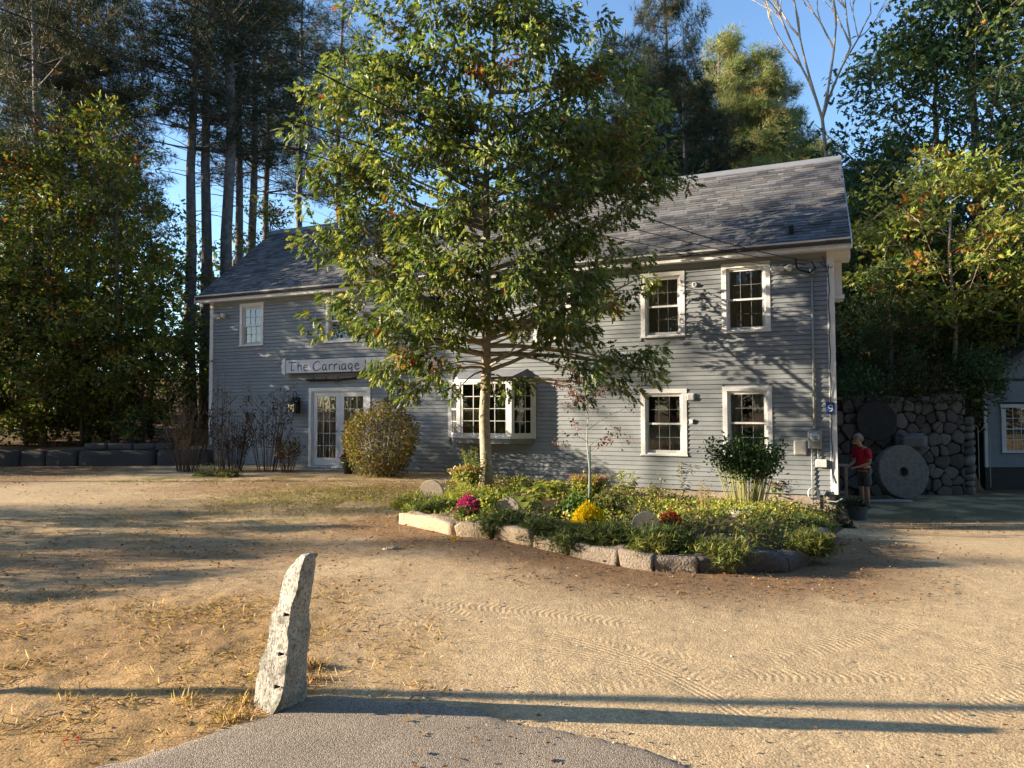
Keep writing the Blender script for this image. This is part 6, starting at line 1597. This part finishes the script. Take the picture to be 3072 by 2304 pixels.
# fallen leaves, dry grass, tufts
def litter_stuff():
    n = 60000; X = rng.uniform(-14, 11, n); Y = 2.6+rng.random(n)**1.2*17
    w_ = litter(X, Y)+.015; k = (rng.random(n) < w_*.8) & ~poly_in(X, Y, BEDALL); X, Y = X[k], Y[k]; n = len(X)
    o = leaves('fallen_leaves', np.stack([X, Y, zg(X, Y)+.018+.01*rng.random(n)], 1), rng.normal(size=(n, 3))*np.array([1, 1, .15]), (.02+.035*rng.random(n))*np.where(Y < 6, .7, 1), pick([(3, (.20, .09, .035)), (3, (.28, .16, .07)), (1, (.36, .24, .10)), (2, (.11, .055, .03))], n, .25), T_oval(), M['leaf2'], spread=.1, fup=3)
    tag(o, 'brown fallen leaves scattered over the yard', 'leaf litter', kind='stuff')
    n = 420000; X = rng.uniform(-9, 6, n); Y = 2.5+rng.random(n)*13
    dm = drymask(X, Y); w_ = dm*.55*np.clip((fbm(X, Y, 3, 2.6)-.38)*6, .12, 1)*np.where(Y < 8, 1, .4)+.35*greenmask(X, Y)*(Y > 8)
    k = (rng.random(n) < w_) & ~poly_in(X, Y, BEDALL) & ~poly_in(X, Y, APRON); X, Y = X[k], Y[k]; n = len(X)
    gr = greenmask(X, Y)[:, None]*(Y > 8)[:, None]; cols = pick([(3, (.42, .27, .12)), (2, (.50, .36, .16)), (2, (.24, .16, .07)), (1, (.26, .24, .07))], n, .2)*(1-gr)+pick([(1, (.14, .15, .04)), (1, (.28, .24, .08))], n)*gr
    up = .10+.45*rng.random(n)**2
    o = leaves('dry_grass', np.stack([X, Y, zg(X, Y)+.0], 1), np.stack([rng.normal(size=n), rng.normal(size=n), up], 1), (.03+.045*rng.random(n))*np.where(Y < 8, 1, 1.2), cols, T_blade(), M['drygrass'], spread=.05)
    tag(o, 'dry straw-coloured grass matted on the verge and yard', 'grass', kind='stuff')
litter_stuff()
def pebbles():
    n = 5200; X = rng.uniform(-8, 9, n); Y = 2.5+rng.random(n)**1.3*12; e = poly_dist(X, Y, APRON)
    X2 = rng.uniform(-3, 4, 9000); Y2 = rng.uniform(1.8, 5, 9000); k = poly_dist(X2, Y2, APRON) < .16*rng.random(9000)**.6; X = np.concatenate([X, X2[k]]); Y = np.concatenate([Y, Y2[k]]); n = len(X)
    k = ~poly_in(X, Y, BEDALL); X, Y = X[k], Y[k]; n = len(X)
    t = (np.array([(1, 0, 0), (0, 1, 0), (-1, 0, 0), (0, -1, 0), (0, 0, .7), (.6, .6, .35)]), [[0, 1, 4], [1, 2, 4], [2, 3, 4], [3, 0, 4]])
    sz = .004+.010*rng.random(n)**3; A = rng.normal(size=(n, 3)); A[:, 2] = 0; A = nrm(A); Bv = np.stack([-A[:, 1], A[:, 0], 0*A[:, 0]], 1); tv = t[0]
    C = np.stack([X, Y, zg(X, Y)+.004], 1); V = C[:, None]+sz[:, None, None]*(tv[None, :, 0, None]*A[:, None]+tv[None, :, 1, None]*Bv[:, None]*.7+tv[None, :, 2, None]*np.array([0, 0, 1.]))
    F = (np.array(t[1])[None]+np.arange(n)[:, None, None]*6).reshape(-1, 3); cols = np.repeat(pick([(2, (.42, .36, .28)), (1, (.25, .22, .19)), (1, (.5, .46, .4))], n), 6, 0)
    tag(link('pebbles', npmesh('pebbles', V.reshape(-1, 3), F, M['rock'], cols)), 'small pebbles and loose grit on the sand and along the asphalt edge', 'gravel', kind='stuff')
pebbles()
def grass_tuft(px, py, label, h, n, pal):
    g = G(px, py); s_ = empty('grass_tuft', g, 0, label, 'grass tuft')
    leaves('blades', rng.normal(size=(n, 3))*np.array([.04, .03, 0])-np.array([0, 0, .01]), rng.normal(size=(n, 3))*np.array([.5, .5, .1])+np.array([0, 0, .8]), h*(.4+.8*rng.random(n)), pick(pal, n), (T_blade()[0]*np.array([1, .35, .6]), T_blade()[1]), M['drygrass'], s_, .1)['kind'] = 'stuff'
TP = [(4, (.45, .33, .14)), (1, (.32, .28, .09)), (2, (.5, .34, .16))]
grass_tuft(560, 2102, 'green and straw tuft of grass left of the granite post', .085, 90, TP)
grass_tuft(728, 2112, 'tall dry grass blades at the foot of the granite post', .10, 50, TP)
grass_tuft(190, 2100, 'thin dry blades at the edge of the pole shadow', .07, 30, TP)
grass_tuft(700, 2160, 'low straw-coloured tuft at the asphalt edge', .08, 120, TP)
grass_tuft(925, 2010, 'reddish dry tuft right of the granite post', .10, 160, [(2, (.26, .14, .06)), (1, (.34, .22, .09))])
grass_tuft(935, 2050, 'dry brown tuft behind the granite post base', .09, 120, [(2, (.24, .15, .07)), (1, (.34, .24, .1))])
def leafthing(px, py, c, sz, lb):
    g = G(px, py); o = leaves('fallen_leaf', np.zeros((7, 3))+rng.normal(size=(7, 3))*np.array([.03, .02, 0]), rng.normal(size=(7, 3))*np.array([1, .6, .3]), sz, np.tile(np.array(c), (7, 1)), T_oak(), M['petal'], spread=.1, fup=2); o.location = g+Vector((0, 0, .03)); tag(o, lb, 'leaf')
leafthing(212, 2228, (.42, .04, .015), .032, 'crumpled bright red leaf on the dry grass at lower left')
leafthing(1367, 1624, (.62, .42, .06), .06, 'single yellow leaf by the granite edging')

# ================================================================== BY THE HOUSE CORNER
g = G(2562, 1562); k = g.y/FPX
pt = empty('plant_tub', g, 0, 'dark grey plant tub with wilting greenery on the ground by the man', 'plant pot')
bevel(MB().lathe([(.17, 0), (.20, .25), (.215, .26), (.215, .29)], (.08, 0, 0), 20).build('pot', M['meterd'], pt), .004)
leafball(pt, (.03, 0, .33), .26, 500, .06, [(2, (.05, .06, .03)), (1, (.10, .09, .05)), (1, (.03, .04, .02))], T_oval(), .3, flat=.5)
g = G(2540, 1585); s_ = empty('leafy_plant', g, 0, 'low dark plant with faded pink flowers left of the plant tub', 'plant'); leafball(s_, (-.12, 0, .0), .26, 700, .06, [(2, (.04, .05, .025)), (1, (.07, .05, .04))], T_oval(), .3, flat=.7, zmin=0)
flowers(s_, (-.06, -.05, .05), .15, .1, .12, 9, .03, [(1, (.28, .10, .12))])
# weathered wooden posts / shelf leaning by the gable
ga = P(2519, 1440, 15.2); zz = float(zg(ga.x, ga.y))
wp = empty('wooden_stand', (ga.x, ga.y, zz), -YAW, 'weathered grey wooden stand against the gable beside the man', 'stand')
hh = P(2519, 1402, 15.2).z-zz
for x in (-.06, .10): MB().box(x, x+.06, -.02, .03, 0, hh*(1.0 if x < 0 else .98)).build('post', M['wood'], wp)
MB().box(-.09, .19, -.05, .40, hh, hh+.035).build('shelf', M['wood'], wp); MB().box(-.055, .155, .0, .35, hh*.45, hh*.45+.03).build('shelf', M['wood'], wp)
# coiled hose at the foot of the wall
hp = hloc(2438, 1482, -.12); mb = MB()
for q in range(4): mb.tube([hp+Vector((.10*math.cos(t)*(1+.06*q), -.02*q, .11*math.sin(t)*(1+.05*q))) for t in np.linspace(0, 6.28, 20)], .010, 6, cap=False)
mb.tube([hp+Vector((.1, 0, -.05)), hp+Vector((.2, -.05, -.14)), hp+Vector((.42, -.12, -.16)), hp+Vector((.55, -.1, -.10))], .012, 6); tag(mb.build('garden_hose', M['shadewhite']), 'coiled pale garden hose hanging at the foot of the corner', 'hose')
# iron garden hooks by the small building
for px, hpx, lb in [(2938, 1275, 'tall iron garden hook beside the small building, left one'), (2972, 1280, 'curved iron garden hook at the corner of the small building')]:
    D = 19.6; b0 = P(px, 1455, D); t0 = P(px, hpx, D); h = t0.z-b0.z; ob = MB().tube([(0, 0, -.1), (0, 0, h*.92)]+[(-.11+.11*math.cos(t), 0, h*.92+.10*math.sin(t)) for t in np.linspace(.2, 3.0, 8)], .013, 6).build('garden_hook', M['meter'])
    ob.location = b0; tag(ob, lb, 'garden hook')
# flat stone slab and bits by the millstone
g = G(2650, 1510); V, F = rough_box(1.5, .3, .07, (8, 2, 2), .015, 95, .5); ob = rock_obj('stone_slab', V, F, M['rock'], None, (.28, .27, .26)); ob.location = g; tag(ob, 'long low stone slab on the ground between the man and the big millstone', 'stone slab')

# ================================================================== THE MAN
def skin(name, J, E_, mat, parent, root=0, sub=2, smooth=True):
    me = bpy.data.meshes.new(name); me.from_pydata([j[0] for j in J], E_, []); o = link(name, me, parent); me.materials.append(mat)
    m = o.modifiers.new('skin', 'SKIN'); m.use_smooth_shade = smooth; m.branch_smoothing = .3
    bpy.context.view_layer.update()
    if not me.skin_vertices:
        bpy.context.view_layer.objects.active = o
        with bpy.context.temp_override(object=o, active_object=o): bpy.ops.mesh.customdata_skin_add()
    for i, j in enumerate(J):
        r_ = j[1]; me.skin_vertices[0].data[i].radius = r_ if hasattr(r_, '__len__') else (r_, r_); me.skin_vertices[0].data[i].use_root = (i == root)
    s_ = o.modifiers.new('sub', 'SUBSURF'); s_.levels = sub; s_.render_levels = sub; return o
mg = G(2594, 1526)
man = empty('person', mg, math.pi+.30, 'man in red t-shirt and dark shorts looking down at his hands beside the house corner', 'person')
man.scale = (1.05, 1.05, 1.05)
# local frame: +x forward, y to his left, z up
def chain(J, E_, start, pts):
    k = start
    for p, r_ in pts: J.append((p, r_)); E_.append((k, len(J)-1)); k = len(J)-1
    return k
J = [((0, 0, .88), (.13, .15))]; E_ = []
k = chain(J, E_, 0, [((.01, 0, 1.02), (.115, .14)), ((.03, 0, 1.16), (.12, .155)), ((.05, 0, 1.29), (.11, .16))]); chest = k
neck = chain(J, E_, chest, [((.09, 0, 1.41), .062), ((.135, 0, 1.47), .055)])
head = chain(J, E_, neck, [((.170, 0, 1.52), .072), ((.190, 0, 1.570), (.094, .080)), ((.175, 0, 1.63), (.084, .074)), ((.155, 0, 1.662), .048)])
chain(J, E_, neck+1, [((.235, 0, 1.488), .038)])           # jaw and chin
for s_ in (1, -1):
    sh_ = chain(J, E_, chest, [((.055, .13*s_, 1.355), .062), ((.055, .195*s_, 1.32), .058), ((.075, .225*s_, 1.18), .047), ((.06, .235*s_, 1.055), .040), ((.17, .20*s_, 1.00), .040), ((.30, .13*s_, .955), .027)])
    w_ = chain(J, E_, sh_, [((.345, .115*s_, .945), (.030, .018)), ((.385, .10*s_, .935), (.034, .014))])
    for f, (dy, L1, L2) in enumerate(((.030, .035, .030), (.010, .040, .034), (-.010, .038, .032), (-.029, .030, .024))):
        chain(J, E_, w_, [((.40, .10*s_+dy*.9, .932), .0095), ((.40+L1, .10*s_+dy, .925), .009), ((.40+L1+L2*.7, .10*s_+dy*.9-.004*s_, .905), .0075)])
    chain(J, E_, w_-1, [((.365, .10*s_-.038*s_, .948), .011), ((.395, .10*s_-.052*s_, .945), .009)])
    hp_ = chain(J, E_, 0, [((.0, .095*s_, .80), .095), ((.015*s_, .10*s_, .62), .072), ((.02*s_+.01, .105*s_, .46), .052), ((-.005+.03*s_, .11*s_, .32), .052), ((-.02+.03*s_, .115*s_, .10), .032), ((-.03+.03*s_, .115*s_, .04), .032), ((.10+.03*s_, .125*s_, .02), .022)])
body = skin('body', J, E_, M['skin'], man)
J = [((.0, 0, .84), (.145, .175))]; E_ = []
chest = chain(J, E_, 0, [((.01, 0, 1.02), (.13, .158)), ((.03, 0, 1.16), (.136, .172)), ((.05, 0, 1.30), (.132, .185)), ((.080, 0, 1.40), (.082, .105))])-1
for s_ in (1, -1): chain(J, E_, chest, [((.055, .13*s_, 1.352), .084), ((.055, .195*s_, 1.315), .078), ((.072, .225*s_, 1.18), .064), ((.070, .232*s_, 1.13), .066)])
skin('t_shirt', J, E_, M['redshirt'], man)
J = [((0, 0, .90), (.138, .160))]; E_ = []
k0 = chain(J, E_, 0, [((0, 0, .82), (.135, .165))])
for s_ in (1, -1): chain(J, E_, k0, [((.0, .085*s_, .74), .108), ((.012*s_, .10*s_, .60), .098), ((.018*s_, .105*s_, .47), .092)])
skin('shorts', J, E_, M['shorts'], man)
MB().tube([(.137*math.cos(t)*1.0, .165*math.sin(t), .895) for t in np.linspace(0, 6.283, 24)], .012, 6, cap=False).build('belt', M['iron'], man)
MB().box(-.05, .03, .158, .185, .80, .93).build('belt_pouch', M['meterd'], man)
# hair, ears, nose, beard
hc = Vector((.165, 0, 1.60)); n = 1500; d = nrm(rng.normal(size=(n, 3))); kk = (d[:, 2] > .15) | (d[:, 0] < -.25); d = d[kk]; p = d*np.array([.105, .090, .100])+np.array(hc)+np.array([-.012, 0, .01])
leaves('hair', p, d*.4+np.array([-.3, 0, -.5]), .03, pick([(1, (.50, .48, .45)), (1, (.36, .34, .32))], len(d), .1), T_long(), M['petal'], man, .3)
MB().lathe([(.001, 0), (.07, .015), (.088, .05), (.085, .085), (.06, .115), (.001, .128)], (.150, 0, 1.568), 16, cap=False).build('hair_cap', M['greyhair'], man, smooth=True).rotation_euler = (0, R(0), 0)
n = 300; p = np.stack([.245+.03*rng.random(n), rng.normal(size=n)*.035, 1.485+.035*rng.random(n)], 1); leaves('beard', p, np.array([.6, 0, -.6])+np.zeros((n, 3)), .022, pick([(1, (.50, .48, .45))], n, .1), T_long(), M['petal'], man, .4)
MB().tube([(.268, 0, 1.575), (.295, 0, 1.545), (.272, 0, 1.535)], [.010, .014, .010], 8).build('nose', M['skin'], man, smooth=True)
for s_ in (1, -1):
    MB().tube([(.16, .088*s_, 1.585), (.15, .098*s_, 1.57), (.16, .090*s_, 1.545)], [.014, .018, .010], 8).build('ear', M['skin'], man, smooth=True)
    MB().lathe([(.001, -.010), (.010, 0), (.001, .010)], (.262, .032*s_, 1.578), 8, cap=False).build('eye', M['iron'], man, smooth=True)
    x0 = -.03+.03*s_; V, F = rough_box(.29, .105, .10, (8, 4, 4), .004, 5, 1.6, 6); V = V+np.array([x0+.075, .12*s_, -.005]); V[:, 2] *= np.where(V[:, 0] > x0+.09, .72, 1.0); rock_obj('shoe', V, F, M['shoe'], man, smooth=True)
MB().box(.40, .47, -.035, .035, .905, .915).build('held_phone', M['iron'], man)
